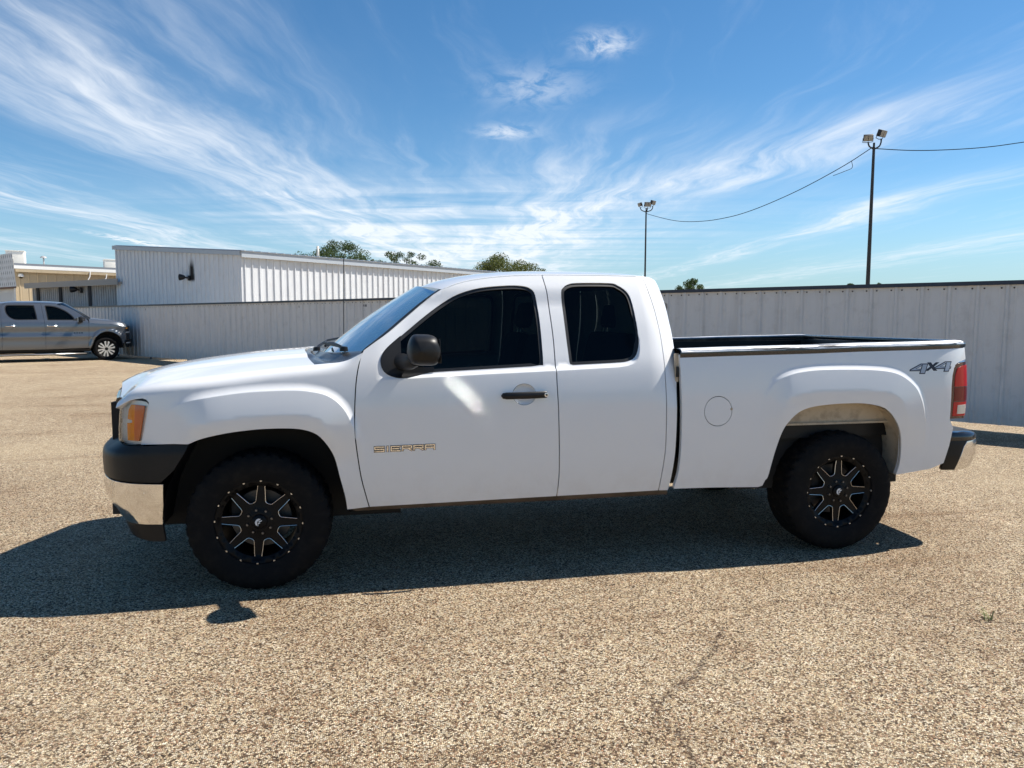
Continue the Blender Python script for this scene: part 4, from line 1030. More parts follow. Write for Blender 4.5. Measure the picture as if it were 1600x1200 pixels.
for mir in (False, True):
    ch = panel('front_bumper', bump_surf(tuckc), [(sb(-.512),.412),(sb(-.72),.418),(sb(-.90),.435),(BL_,.44),(BL_,.668),(sb(-.9),.664),(sb(-.75),.650),(sb(-.487),.634),(sb(-.494),.52)], [], .025, chrome, TR, 0, .03, 0, mirror=mir, flip=True)
    panel('bumper_cap', bump_surf(tuckb), [(sb(-.500),.645),(sb(-.75),.660),(sb(-.9),.672),(BL_,.676),(BL_,.855),(sb(-.85),.86),(sb(-.70),.846),(sb(-.56),.846),(sb(-.345),.857),(sb(-.375),.80),(sb(-.43),.71)], [], .02, blk, TR, 0, .05, 0, mirror=mir, flip=True)
    panel('bumper_valance', bump_surf(tuckv), [(sb(-.508),.315),(sb(-.60),.318),(sb(-.72),.335),(sb(-.85),.36),(BL_,.37),(BL_,.44),(sb(-.9),.435),(sb(-.72),.418),(sb(-.512),.408)], [], .03, blk, TR, 0, .03, 0, mirror=mir, flip=True)
box_part('bumper_beam', (-.80, -.80, .44), (-.60, .80, .80), dark, TR)
box_part('radiator_support', (-.84, -.62, .45), (-.78, .62, 1.05), dark, TR)

# ---- bed
ARCH_R = catmull([(3.092,.500),(3.108,.52),(3.126,.60),(3.148,.70),(3.179,.812),(3.217,.877),(3.282,.934),(3.359,.964),(3.471,.979),(3.608,.985),(3.757,.981),(3.904,.948),(3.985,.874),(4.038,.778),(4.062,.663),(4.062,.567),(4.045,.492)], 3)
bed_front = catmull([(2.486,1.312),(2.493,1.184),(2.498,.984),(2.501,.733),(2.492,.582),(2.467,.472)], 4)
tail_in = [(4.407,.558),(4.44,.68),(4.46,.80),(4.43,.845),(4.424,.856),(4.427,1.075),(4.436,1.150),(4.452,1.200),(4.475,1.226),(4.505,1.240),(4.580,1.254),(4.579,1.32),(4.572,1.352)]
bed_o = bed_front[::-1][::-1] + [(2.759,.466),(3.045,.455),(3.075,.463)] + ARCH_R + [(4.297,.522)] + tail_in + [(4.2,1.343),(3.725,1.336),(3.38,1.327),(2.82,1.318)]
FC = (2.742, .956); FR = .093
fuel = [(FC[0] + FR*math.cos(a), FC[1] + FR*math.sin(a)) for a in np.linspace(0, 2*math.pi, 40)[:-1]]
q1 = panel('bed_side', bed_surf, bed_o, [fuel], .016, paint, TR, .002, .03, gstep=.02, feats=FEAT_R)
q2 = panel('bed_side', bed_surf, bed_o, [], .016, paint, TR, .002, .03, gstep=.02, feats=FEAT_R, mirror=True)
fd = panel('fuel_door', bed_surf, fuel, [], .012, paint, TR, .0028, .01, gstep=.02)
MB().lathe([(0, -.002), (.008, -.002), (.010, .002)], 12, 'y', (FC[0]+FR-.004, -.9995, FC[1]+.012)).build('finger_notch', dirtywhite, fd)
def strip(name, pts_fn, nu, nv, m, mir=False, parent=TR): return MB().grid(pts_fn, nu, nv).build(name, m, parent, mir)
box_part('fuel_recess', (2.63, -.965, .85), (2.86, -.90, 1.07), dark, TR)
railm = mat('bed_rail_cap', (.012, .013, .016), .10, coat=.8)
t, b, ob, pos = nodes(railm); mp = t.new('ShaderNodeMapping'); t.l.new(pos, mp.inputs[0]); mp.inputs['Scale'].default_value = (6, 22, 1)
bump(t, b, t.noise(mp.outputs[0], 1.0, 3, .5), .8, .012)
railrefl = mat('rail_reflection_paint', (.42, .43, .45), .42, metal=.35)
t, b, ob, pos = nodes(railrefl); mp = t.new('ShaderNodeMapping'); t.l.new(pos, mp.inputs[0]); mp.inputs['Scale'].default_value = (2.4, 70, 70)
rn = t.noise(mp.outputs[0], 1.0, 4, .6); t.l.new(t.mix(t.ss(rn, .50, .60), (.72, .73, .75), (.03, .03, .035)), b.inputs['Base Color']); bump(t, b, rn, .6, .01)  # pale and dark streaks: reflections of the glossy cap painted into the colour
def topz(x): return float(np.interp(x, [2.49, 2.82, 3.38, 3.725, 4.2, 4.59], [1.312, 1.319, 1.328, 1.337, 1.344, 1.352]))
prof = [(.004, -.022), (.007, .010), (.002, .022), (-.012, .030), (-.05, .033), (-.10, .030), (-.118, .022), (-.120, -.10)]
for mir in (False, True):
    def cp(u, v):
        x = 2.492 + (4.585-2.492)*u; i = v*(len(prof)-1); i0 = min(len(prof)-2, int(i)); f_ = i-i0
        o_ = prof[i0][0]*(1-f_) + prof[i0+1][0]*f_; h_ = prof[i0][1]*(1-f_) + prof[i0+1][1]*f_
        w = float(bed_half(np.array([x]), np.array([topz(x)]))[0]); e = 1 - .5*max(0, (u-.985)/.015)
        return (x, -(w + o_), topz(x) + h_*e)
    rl_ = MB().grid(cp, 60, 14).build('bed_rail', railm, TR, mir)
    def tp(u, v):
        q = cp(.004 + .985*u, .13 + .60*v); return (q[0], q[1] - .0018, q[2] + .0015)
    MB().grid(tp, 60, 8).build('rail_reflection', railrefl, rl_, mir)
    box_part('bed_wall', (2.50, -.845, .78), (4.52, -.825, 1.33), blk, TR, M=Matrix.Scale(-1, 4, (0, 1, 0)) if mir else None)
box_part('bed_floor', (2.50, -.84, .74), (4.52, .84, .78), blk, TR)
box_part('bed_front_wall', (2.50, -.86, .60), (2.53, .86, 1.325), blk, TR)
tgm = MB().box((4.52, -.80, .72), (4.60, .80, 1.345), None, .012).build('tailgate', paint, TR)
MB().box((4.505, -.83, 1.347), (4.607, .83, 1.382), None, .01).build('tailgate_cap', railm, tgm)
MB().box((4.500, -.82, .78), (4.518, .82, 1.345), None, .004).build('tailgate_liner', blk, tgm)
MB().box((4.598, -.12, 1.12), (4.616, .12, 1.21), None, .006).build('tailgate_handle', blk, tgm)
# seam hook and bracket between cab and bed
box_part('bed_seam_plate', (2.470, -.955, 1.14), (2.492, -.93, 1.315), dirtywhite, TR)
MB().box((2.476, -.968, 1.17), (2.489, -.950, 1.235), None, .004).build('bed_bracket', rub, TR)

tx_, ty_, TLn = curve_xy([(4.36,.975),(4.45,.970),(4.53,.957),(4.588,.935),(4.620,.895),(4.634,.83),(4.64,.75),(4.64,.70)])
def tailS(P):
    s, z = P[:, 0], P[:, 1]; return np.stack([tx_(s) - .028*np.clip((z-1.0)/.3, 0, 1)**1.5 - .012*np.clip((.98-z)/.2, 0, 1), -ty_(s), z], 1)
def st(x):
    ss = np.linspace(0, TLn, 400); return float(ss[np.argmin(np.abs(tx_(ss)-x))])
redm = mat('red_tail_lens', (.16, .003, .005), .2, coat=.3, spec=.3); redb = mat('bright_red_lens', (.50, .006, .010), .2, coat=.3, spec=.3); redd = mat('dark_red_lens', (.055, .003, .006), .15, coat=.8)
clr = mat('reverse_lens', (.62, .57, .50), .15, coat=.8)
tail_o = [(st(4.430),.858),(st(4.427),1.075),(st(4.438),1.150),(st(4.455),1.198),(st(4.478),1.222),(st(4.520),1.236),(TLn,1.262),(TLn,.852)]
for mir in (False, True):
    tl = panel('tail_light', tailS, tail_o, [], .02, redd, TR, .001, .04, .004, mirror=mir)
    panel('brake_lens', tailS, [(st(4.468),1.075),(st(4.474),1.150),(st(4.495),1.195),(st(4.535),1.212),(TLn-.01,1.235),(TLn-.01,1.075)], [], .02, redb, tl, 0, .008, .008, mirror=mir)
    panel('tail_lens', tailS, [(st(4.466),.975),(st(4.467),1.070),(TLn-.01,1.070),(TLn-.01,.975)], [], .02, redm, tl, 0, .008, .007, mirror=mir)
    panel('turn_lens', tailS, [(st(4.466),.875),(st(4.465),.970),(TLn-.01,.970),(TLn-.01,.875)], [], .02, redb, tl, 0, .008, .007, mirror=mir)
    panel('reverse_lens', tailS, [(st(4.500),.890),(st(4.500),.948),(st(4.578),.950),(st(4.578),.890)], [], .015, clr, tl, 0, .006, .011, mirror=mir)
rx_, ry_, RL = curve_xy([(4.40,.905),(4.47,.930),(4.56,.945),(4.65,.938),(4.72,.908),(4.768,.845),(4.788,.74),(4.797,.55),(4.80,.3),(4.802,0)])
def rbS(P):
    s, z = P[:, 0], P[:, 1]; k = np.clip((z-.66)/.09, 0, 1.2)**2*.045 + np.clip((.60-z)/.11, 0, 1.3)**1.4*.07; f_ = np.clip((s-.20)/.25, .0, 1)
    return np.stack([rx_(s) - k*f_, -(ry_(s) - k*.35), z], 1)
def sr(x):
    ss = np.linspace(0, RL, 400); return float(ss[np.argmin(np.abs(rx_(ss)-x))])
for mir in (False, True):
    rb = panel('rear_bumper', rbS, [(sr(4.545),.498),(sr(4.67),.503),(sr(4.76),.52),(RL,.53),(RL,.695),(sr(4.76),.698),(sr(4.70),.700),(sr(4.615),.694),(sr(4.590),.660),(sr(4.565),.58)], [], .02, chrome, TR, 0, .03, .003, mirror=mir)
    panel('bumper_end', rbS, [(sr(4.455),.495),(sr(4.555),.495),(sr(4.575),.580),(sr(4.600),.665),(sr(4.70),.702),(sr(4.70),.745),(sr(4.60),.760),(sr(4.53),.755),(sr(4.485),.70),(sr(4.462),.60)], [], .02, blk, TR, 0, .03, 0, mirror=mir)
pad = MB()
def padf(u, v):
    s = .10 + (2*(RL-.10))*u; mir = s > RL; s2 = 2*RL - s if mir else s
    x, y = float(rx_(s2)), float(ry_(s2)); f_ = min(1, max(.15, s2/.28)); rr_ = [( -.004, .700), (.0, .722), (-.010, .742), (-.035, .755), (-.09, .760), (-.17, .760)][int(round(v*5))]
    q = (x + rr_[0]*f_, -(y + rr_[0]*.4), rr_[1]); return (q[0], -q[1], q[2]) if mir else q
MB().grid(padf, 80, 5).build('bumper_pad', gblk, TR)
box_part('hitch', (4.52, -.55, .46), (4.70, .55, .54), dark, TR)

# ---- wheel housings
def housing(name, arch, S, m, y_in, squeeze, mir):
    pts = S(np.array(arch)); k = len(pts); c = pts.mean(0)
    def fn(u, v):
        i = u*(k-1); i0 = min(k-2, int(i)); f_ = i-i0; q = pts[i0]*(1-f_)+pts[i0+1]*f_
        y = q[1] + .012 + (y_in - q[1])*v; sc = 1 + squeeze*min(1, v*3)
        return (c[0] + (q[0]-c[0])*sc, y, .5 + (q[2]-.5)*(1 + (sc-1)*.4))
    return MB().grid(fn, 40, 6).build(name, m, TR, mir)
for mir in (False, True):
    housing('wheel_liner', [(.500,.42)] + ARCH_F + [(-.42,.72),(-.485,.58),(-.51,.45),(-.53,.36)], front_surf, blk, -.52, .03, mir)
    sgn = 1 if mir else -1
    # rear: bare painted inner panel with a step, dark beyond
    housing('wheel_house', ARCH_R, bed_surf, dirtywhite, -.80, .04, mir)
    o = MB().box((3.0, -.885, .84), (4.2, -.865, 1.05), None).box((3.0, -.90, .835), (4.2, -.80, .848), None).build('inner_panel', dirtywhite, TR, mir)
    box_part('inner_splash', (3.0, -.79, .40), (4.2, -.77, .80), dark, TR, M=Matrix.Scale(-1, 4, (0, 1, 0)) if mir else None)
box_part('engine_bay', (-.68, -.56, .30), (.80, .56, 1.05), dark, TR)
box_part('firewall', (.50, -.86, .46), (.56, .86, 1.26), dark, TR)

# ---- frame and running gear
fr_ = MB()
for y in (-.46, .46): fr_.box((-.75, y-.05, .44), (4.60, y+.05, .58), None, .01)
for x in (-.5, .6, 1.5, 2.4, 3.2, 4.2): fr_.box((x-.05, -.45, .46), (x+.05, .45, .54))
fr_.build('frame', dark, TR)
ax = MB(); ax.tube([(3.645, -.80, .385), (3.645, .80, .385)], .055, 12); ax.lathe([(0, -.15), (.12, -.12), (.15, 0), (.12, .12), (0, .15)], 18, 'y', (3.645, 0, .385)); ax.build('rear_axle', dark, TR)
ax = MB(); ax.tube([(0, -.78, .40), (0, .78, .40)], .035, 10); ax.tube([(.05, -.75, .32), (.2, -.35, .38)], .03, 8); ax.tube([(.05, .75, .32), (.2, .35, .38)], .03, 8); ax.build('front_suspension', dark, TR)
MB().tube([(.9, .05, .46), (3.5, .02, .40)], .045, 10).build('drive_shaft', dark, TR)
MB().box((2.0, -.42, .36), (2.95, -.10, .60), None, .05).build('fuel_tank', dark, TR)
MB().tube(catmull([(.8, .25, .42), (2.2, .30, .40), (3.2, .34, .44), (3.7, .50, .60), (4.2, .62, .48), (4.5, .80, .44)], 5), .035, 9).build('exhaust_pipe', dark, TR)
box_part('floor_pan', (.56, -.90, .50), (2.46, .90, .58), dark, TR)
for y in (-.40, .40):
    MB().tube(catmull([(3.0, y, .50), (3.4, y, .46), (3.645, y, .45), (3.9, y, .47), (4.35, y, .56)], 4), .03, 6).build('leaf_spring', dark, TR)

# ---- cabin
def dash(u, v):
    y = -.80 + 1.6*u; pr_ = [(.56, 1.22), (.62, 1.245), (.80, 1.235), (.90, 1.20), (.94, 1.12), (.92, .95), (.88, .75), (.70, .60)]; i = v*7; i0 = min(6, int(i)); f_ = i-i0
    x = pr_[i0][0]*(1-f_)+pr_[i0+1][0]*f_; z = pr_[i0][1]*(1-f_)+pr_[i0+1][1]*f_; return (x - .10*(1-(2*u-1)**2)*(v < .4), y, z)
MB().grid(dash, 16, 21).build('dashboard', dashm, TR)
def seat(x, y, w, back=True):
    s = empty('seat', (x, y, .60)); s.parent = TR
    MB().box((-.25, -w/2, .08), (.25, w/2, .24), None, .05).build('cushion', seatm, s)
    M = Matrix.Translation((.24, 0, .22)) @ Matrix.Rotation(R(14), 4, 'Y')
    MB().box((-.06, -w/2, 0), (.08, w/2, .62), M, .055).build('backrest', seatm, s)
    for yy in ([0] if w < .8 else [-w*.3, w*.3]):
        MB().box((-.04, yy-.13, .66), (.06, yy+.13, .86), M, .04).build('headrest', seatm, s)
        pm_ = MB(); pm_.tube([M @ Vector((.0, yy-.05, .58)), M @ Vector((.0, yy-.05, .70))], .007, 6); pm_.tube([M @ Vector((.0, yy+.05, .58)), M @ Vector((.0, yy+.05, .70))], .007, 6); pm_.build('headrest_post', bright, s)
seat(1.38, -.40, .54); seat(1.38, .40, .54); seat(2.10, 0, 1.45)
stw = MB(); M = Matrix.Translation((1.02, -.40, 1.16)) @ Matrix.Rotation(R(65), 4, 'Y')
stw.tube([M @ Vector((.185*math.cos(a), .185*math.sin(a), 0)) for a in np.linspace(0, 2*math.pi, 28)], .014, 8, False)
stw.tube([M @ Vector((-.18, 0, 0)), M @ Vector((.18, 0, 0))], .013, 6); stw.tube([M @ Vector((0, 0, 0)), M @ Vector((0, 0, -.2))], .03, 8)
stw.build('steering_wheel', dashm, TR)
MB().box((1.0, -.05, 1.60), (1.03, .16, 1.66), None, .01).build('rear_view_mirror', dashm, TR)
box_part('headliner', (1.30, -.52, 1.745), (2.36, .52, 1.755), seatm, TR)

# ---- wheels
tyrem = mat('tyre_rubber', (.008, .008, .0085), .8, spec=.12)
t, b, ob, pos = nodes(tyrem); t.l.new(t.mix(t.mul(t.ss(t.noise(ob, 14, 5, .65), .45, .7), .6), (.008, .008, .0085), (.018, .016, .014)), b.inputs['Base Color'])
rimm = mat('rim_black', (.005, .005, .0055), .42, spec=.16)
RT, RW_ = .398, .275
def tyre_mesh():
    na = 216; prof = [(.232, .100), (.240, .128), (.262, .139), (.300, .147), (.335, .146), (.362, .138), (.378, .126), (.388, .112), (.3925, .095), (.3945, .075), (.396, .05), (.3965, .02)]
    prof = prof + [(r, -h) for r, h in prof[::-1]]
    k = len(prof); V = np.zeros((na, k, 3)); rg = np.random.default_rng(2)
    for j in range(na):
        a = 2*math.pi*j/na
        for i, (r, h) in enumerate(prof):
            d = 0.0
            if r > .385:
                ph = (j + (3 if h > 0 else 0) + int(abs(h)*40)) % 6
                if ph < 2: d = -.011
                if abs(abs(h) - .05) < .012: d = min(d, -.008)
                if abs(h) < .03 and ((j + 2) % 9) < 2: d = -.009
            elif r > .36:
                if (j + (3 if h > 0 else 0)) % 6 < 2: d = -.007
            elif .295 < r < .34: d = .0012*(1 if (j//9) % 3 else 0)
            V[j, i] = ((r+d)*math.cos(a), h, (r+d)*math.sin(a))
    F = [(j*k+i, ((j+1) % na)*k+i, ((j+1) % na)*k+i+1, j*k+i+1) for j in range(na) for i in range(k-1)]
    mb = MB(); mb.add(V.reshape(-1, 3), F, True); return mb
tyre_proto = None
NS = 8; RL_ = .246
def window(phi, h=.0):
    """rim opening between two spokes, as polar outline"""
    o = []
    for f_ in np.linspace(-1, 1, 7): o.append((.205, phi + f_*R(17.4)))
    pts = [(.205, R(17.4)), (.160, R(14.2)), (.128, R(11.0)), (.116, R(8.3)), (.112, R(4.2)), (.111, 0)]
    o += [(r, phi + a) for r, a in pts[1:]]; o += [(r, phi - a) for r, a in pts[:-1][::-1]][:-1]
    return [(r*math.cos(a), r*math.sin(a)) for r, a in o]
def faceS(P):  # outer face of the wheel: local x,z in P ; outward is -y
    r = np.hypot(P[:, 0], P[:, 1]); y = -.105 + np.interp(r, [0, .05, .075, .11, .20, .214, .222, .247], [-.002, -.002, .006, .010, .012, .002, -.012, -.012])
    return np.stack([P[:, 0], y, P[:, 1]], 1)
wheel_proto = None
def make_wheel():
    root = MB().lathe([(.20, .10), (.205, .09), (.212, -.06), (.220, -.095), (.240, -.112), (.2425, -.118), (.236, -.120)], 64, 'y').build('wheel', rimm, None)
    tyre_mesh().build('tyre', tyrem, root, sharp=28)
    circ = lambda r, n: [(r*math.cos(a), r*math.sin(a)) for a in np.linspace(0, 2*math.pi, n+1)[:-1]]
    wins = [window(math.pi/2 + R(22.5) + i*R(45)) for i in range(8)]
    panel('rim_face', faceS, circ(.247, 96), wins + [circ(.043, 28)], .012, rimm, root, 0, .028, 0, gstep=.018)
    me = None
    # milled bright edge round each opening, open at the lip
    w0 = window(math.pi/2 + R(22.5)); w0 = [q for q in w0 if math.hypot(*q) < .2045] ; w0 = [w0[i] for i in range(len(w0))]
    w0.sort(key=lambda q: math.atan2(q[1], q[0]))
    c0 = math.pi/2 + R(22.5)
    side = [(.203, R(17.1)), (.160, R(14.2)), (.128, R(11.0)), (.116, R(8.3)), (.112, R(4.2)), (.111, 0)]
    path = [(r, c0 + a) for r, a in side] + [(r, c0 - a) for r, a in side[:-1][::-1]]
    pth = []
    for r, a in path:
        rr_ = r - .0012 if r < .15 else r; pth.append((rr_*math.cos(a), rr_*math.sin(a)))
    P = np.array(pth)
    V3 = faceS(P); V3[:, 1] -= .0014
    mb = MB(); mb.tube(catmull([tuple(q) for q in V3], 3), .0016, 6); e0 = mb.build('milled_edge', bright, root); 
    for i in range(1, 8):
        e = link('milled_edge', e0.data, None, root); e.rotation_euler = (0, -i*R(45), 0)
    bb = MB(); bb.lathe([(0, -.0065), (.005, -.0065), (.0066, -.004), (.007, .002)], 10, 'y', (0, 0, 0)); b0 = bb.build('rim_bolt', bright, root); b0.location = (0, -.117, .2378)
    for i in range(1, 16):
        e = link('rim_bolt', b0.data, None, root); a = math.pi/2 + i*R(22.5); e.location = (.2378*math.cos(a), -.117, .2378*math.sin(a))
    lg = MB().lathe([(0, -.012), (.006, -.012), (.0075, -.006), (.009, .004)], 8, 'y').build('lug_nut', mat('lug_steel', (.16, .16, .17), .3, metal=.9), root); lg.location = (.068*math.cos(.3), -.100, .068*math.sin(.3))
    for i in range(1, 8):
        e = link('lug_nut', lg.data, None, root); a = .3 + i*R(45); e.location = (.068*math.cos(a), -.100, .068*math.sin(a))
    MB().lathe([(0, -.122), (.030, -.121), (.040, -.114), (.044, -.100)], 28, 'y').build('centre_cap', rimm, root)
    lgo = MB()   # the pale maker's mark on the cap: a slanted F in a disc
    def flat(poly): lgo.add([(x, -.1232, z) for x, z in poly] + [(x, -.120, z) for x, z in poly], [tuple(range(len(poly)))] + [(i, len(poly)+i, len(poly)+(i+1) % len(poly), (i+1) % len(poly)) for i in range(len(poly))])
    flat([(-.021, .006), (-.014, .017), (-.004, .022), (.008, .020), (.002, .012), (-.006, .009), (-.010, .003), (-.010, -.020), (-.018, -.014), (-.022, -.004)])
    flat([(-.004, .006), (.013, .013), (.016, .009), (.002, .001), (.000, -.004)]); flat([(-.006, -.004), (.006, -.001), (.004, -.006), (-.004, -.010), (-.004, -.021), (-.007, -.021)])
    lgo.build('cap_emblem', mat('emblem_white', (.75, .74, .72), .35), root)
    MB().lathe([(.0, -.02), (.165, -.02), (.168, .0), (.0, .0)], 40, 'y').build('brake_disc', mat('brake_steel', (.085, .08, .075), .45, metal=.6), root)
    MB().box((-.165, -.05, .02), (-.10, .03, .13), None, .015).build('brake_caliper', dark, root)
    return root
wp_ = make_wheel()
def place_wheel(o, x, y, z, spin, rz):
    o.parent = TR; o.rotation_mode = 'XYZ'; o.location = (x, y, z); o.rotation_euler = (0, spin, rz); return o
YW = -.832
w2 = copy_tree(wp_); w3 = copy_tree(wp_); w4 = copy_tree(wp_)
place_wheel(wp_, 0, YW, .392, R(4.0), R(-.5)); place_wheel(w2, 3.645, YW, .394, R(1.0), 0)
place_wheel(w3, 0, -YW, .392, R(10), math.pi); place_wheel(w4, 3.645, -YW, .394, R(20), math.pi)

# ---- lettering
# bevelled chrome letters on the door
def stroke_letter(strokes, x0, z0, wd, ht, th, dep, name, m, parent, S):
    mb = MB()
    for (xa, za, xb, zb) in strokes:
        a = np.array([x0 + xa*wd, z0 + za*ht]); c = np.array([x0 + xb*wd, z0 + zb*ht]); d = c-a; L_ = np.hypot(*d); d /= L_; n_ = np.array([-d[1], d[0]])*th/2; a = a - d*th*.5; c = c + d*th*.5
        q2 = np.array([a-n_, c-n_, c+n_, a+n_]); cc = q2.mean(0); q3 = cc + (q2-cc)*np.array([.99, .99]); V0 = S(q2); V0[:, 1] -= .0005; V1 = S(q3); V1[:, 1] -= dep
        mb.add([tuple(v) for v in V0] + [tuple(v) for v in V1], [(4, 5, 6, 7), (0, 1, 5, 4), (1, 2, 6, 5), (2, 3, 7, 6), (3, 0, 4, 7)])
    return mb.build(name, m, parent, sharp=20)
LET = {'S': [(0,1,1,1),(0,1,0,.55),(0,.5,1,.5),(1,.45,1,0),(0,0,1,0)], 'I': [(.5,0,.5,1)], 'E': [(0,0,0,1),(0,1,1,1),(0,.5,.85,.5),(0,0,1,0)],
       'R': [(0,0,0,1),(0,1,1,1),(1,1,1,.5),(0,.5,1,.5),(.62,.45,1,0)], 'A': [(0,0,0,.9),(.05,1,1,1),(1,1,1,0),(0,.45,1,.45)]}
xx = .643
for ch, wd in zip('SIERRA', (.050, .012, .050, .050, .050, .052)):
    lt_ = stroke_letter(LET[ch], xx, .7785 + (xx-.64)*.012, wd, .0255, .0118, .0018, 'letter', rub, d1, cab_surf)
    stroke_letter(LET[ch], xx, .7785 + (xx-.64)*.012, wd, .0255, .0066, .0048, 'letter_face', chrome, lt_, cab_surf)
    xx += wd + .0145
# 4x4 decal: dark outline, silver fill
decd = mat('decal_dark', (.010, .012, .03), .5); decs = mat('decal_silver', (.36, .42, .51), .45)
def flatpoly(polys, holes, m, off, name, parent):
    obs = []
    for p_, h_ in zip(polys, holes):
        obs.append(panel(name, bed_surf, p_, h_, .03, m, parent, 0, .0008, off))
    return obs
def map4(pts, x0, z0, sc, hs): return [(x0 + (x + y*.22)*sc, z0 + y*hs) for x, y in pts]
four = [(.62,0),(1.0,0),(1.0,.24),(1.16,.24),(1.16,.46),(1.0,.46),(1.0,1.0),(.62,1.0),(-.02,.46),(-.02,.24),(.62,.24)]
four = [(.60,-.10),(.98,-.10),(.98,.20),(1.06,.20),(1.06,.44),(.98,.44),(.98,1.0),(.50,1.0),(-.10,.40),(-.10,.20),(.60,.20)]
hole = [(.30,.44),(.60,.44),(.60,.76)]
cross = [(0,0),(.30,0),(.52,.32),(.74,0),(1.06,0),(.70,.50),(1.04,1.0),(.74,1.0),(.54,.70),(.34,1.0),(.02,1.0),(.36,.50)]
DX, DZ, SCL, HS = 4.095, 1.172, .115, .062
items = [(four, [hole], DX+.010, DZ), (cross, [], DX+.118, DZ+.013), (four, [hole], DX+.196, DZ+.012)]
for p_, h_, x0, z0 in items:
    P_ = map4(p_, x0, z0, SCL if len(p_) == 11 else .092, HS if len(p_) == 11 else .056); H_ = [map4(q, x0, z0, SCL, HS) for q in h_]
    dk = panel('decal_outline', bed_surf, P_, H_, .02, decd, q1, 0, .0006, .0012 if len(p_) == 11 else .0008)
    if len(p_) == 11: panel('decal_fill', bed_surf, P_, H_, .02, decs, dk, .0062, .0004, .0020)
# ------------------------------------------------------------------ grey crew cab pickup parked by the fence, far left
gp = mat('grey_metallic', (.15, .162, .178), .30, metal=.65, coat=1.0)
gt = empty('pickup_truck', (-9.157, 24.578, 0), R(202), 'grey four door pickup truck parked near the fence at the left edge', 'pickup truck')
g_w = spline([.30, .45, .62, .80, .88, .95, 1.05, 1.2, 1.32, 1.40, 1.46, 1.6, 1.8, 1.95, 2.05], [.985, 1.02, 1.03, 1.035, 1.045, 1.030, 1.018, 1.030, 1.022, 1.005, .975, .92, .835, .76, .70])
GB = catmull([(.56,.40),(.53,.56),(.42,.84),(.24,1.05),(-.05,1.13),(-.34,1.06),(-.52,.90),(-.62,.62),(-.62,.40)], 4)
def g_half(x, z):
    x = np.asarray(x, float); z = np.asarray(z, float)
    a = np.clip((-.25 - x)/.6, 0, 1.2); w = g_w(z)*(1 - .20*a**2.4)
    d = seg_sdf(np.stack([x, z], 1), GB); w = w + .03*sstep((d + .03)/.05)*(1-sstep((-.35-x)/.25))
    d2 = seg_sdf(np.stack([x - 4.0, z], 1), GB); return w + .03*sstep((d2 + .03)/.05)
def gS(P): return np.stack([P[:, 0], -g_half(P[:, 0], P[:, 1]), P[:, 1]], 1)
ga = catmull([(.49,.43),(.43,.56),(.33,.80),(.16,.97),(-.05,1.03),(-.27,.98),(-.43,.85),(-.52,.62),(-.53,.46)], 4)
gk = dict(step=.04, m=gp, parent=gt, inset=.004, flange=.03, gstep=.05)
gfend = [(-.66,.62),(-.53,.60)] + ga[::-1][2:] + [(.57,.46),(.55,.7),(.53,.92),(.52,1.36),(.30,1.345),(-.2,1.30),(-.55,1.235),(-.66,1.18),(-.66,.95)]
both('front_fender', gS, gfend, **gk)
gf_glass = catmull([(.96,1.455),(.95,1.51),(1.02,1.62),(1.20,1.785),(1.44,1.915),(1.62,1.965),(1.80,1.975)], 3) + catmull([(1.83,1.95),(1.80,1.75),(1.765,1.455)], 3)
gr_glass = catmull([(2.06,1.47),(2.09,1.7),(2.14,1.98)], 3) + catmull([(2.30,1.99),(2.85,1.985),(2.96,1.955),(2.985,1.84),(2.96,1.70),(2.88,1.57),(2.74,1.48),(2.60,1.462)], 3)
gd1 = [(.57,.46),(.55,.7),(.53,.92),(.52,1.36),(.52,1.43)] + catmull([(.62,1.53),(.78,1.69),(.98,1.83),(1.22,1.955),(1.47,2.03)], 3) + [(1.94,2.055),(1.93,1.98),(1.86,1.46),(1.845,.95),(1.86,.43)]
gd2 = [(1.86,.43),(1.845,.95),(1.86,1.46),(1.93,1.98),(1.94,2.055),(2.95,2.05)] + catmull([(3.08,1.96),(3.10,1.75),(3.10,1.4),(3.09,.92),(3.12,.43)], 3)
gD1 = both('front_door', gS, gd1, [gf_glass], **gk); gD2 = both('rear_door', gS, gd2, [gr_glass], **gk)
gcor = [(3.12,.43),(3.09,.92),(3.10,1.4),(3.10,1.75),(3.08,1.96),(2.97,2.048),(3.14,2.03),(3.22,1.85),(3.24,1.5),(3.22,.43)]
both('cab_corner', gS, gcor, **gk)
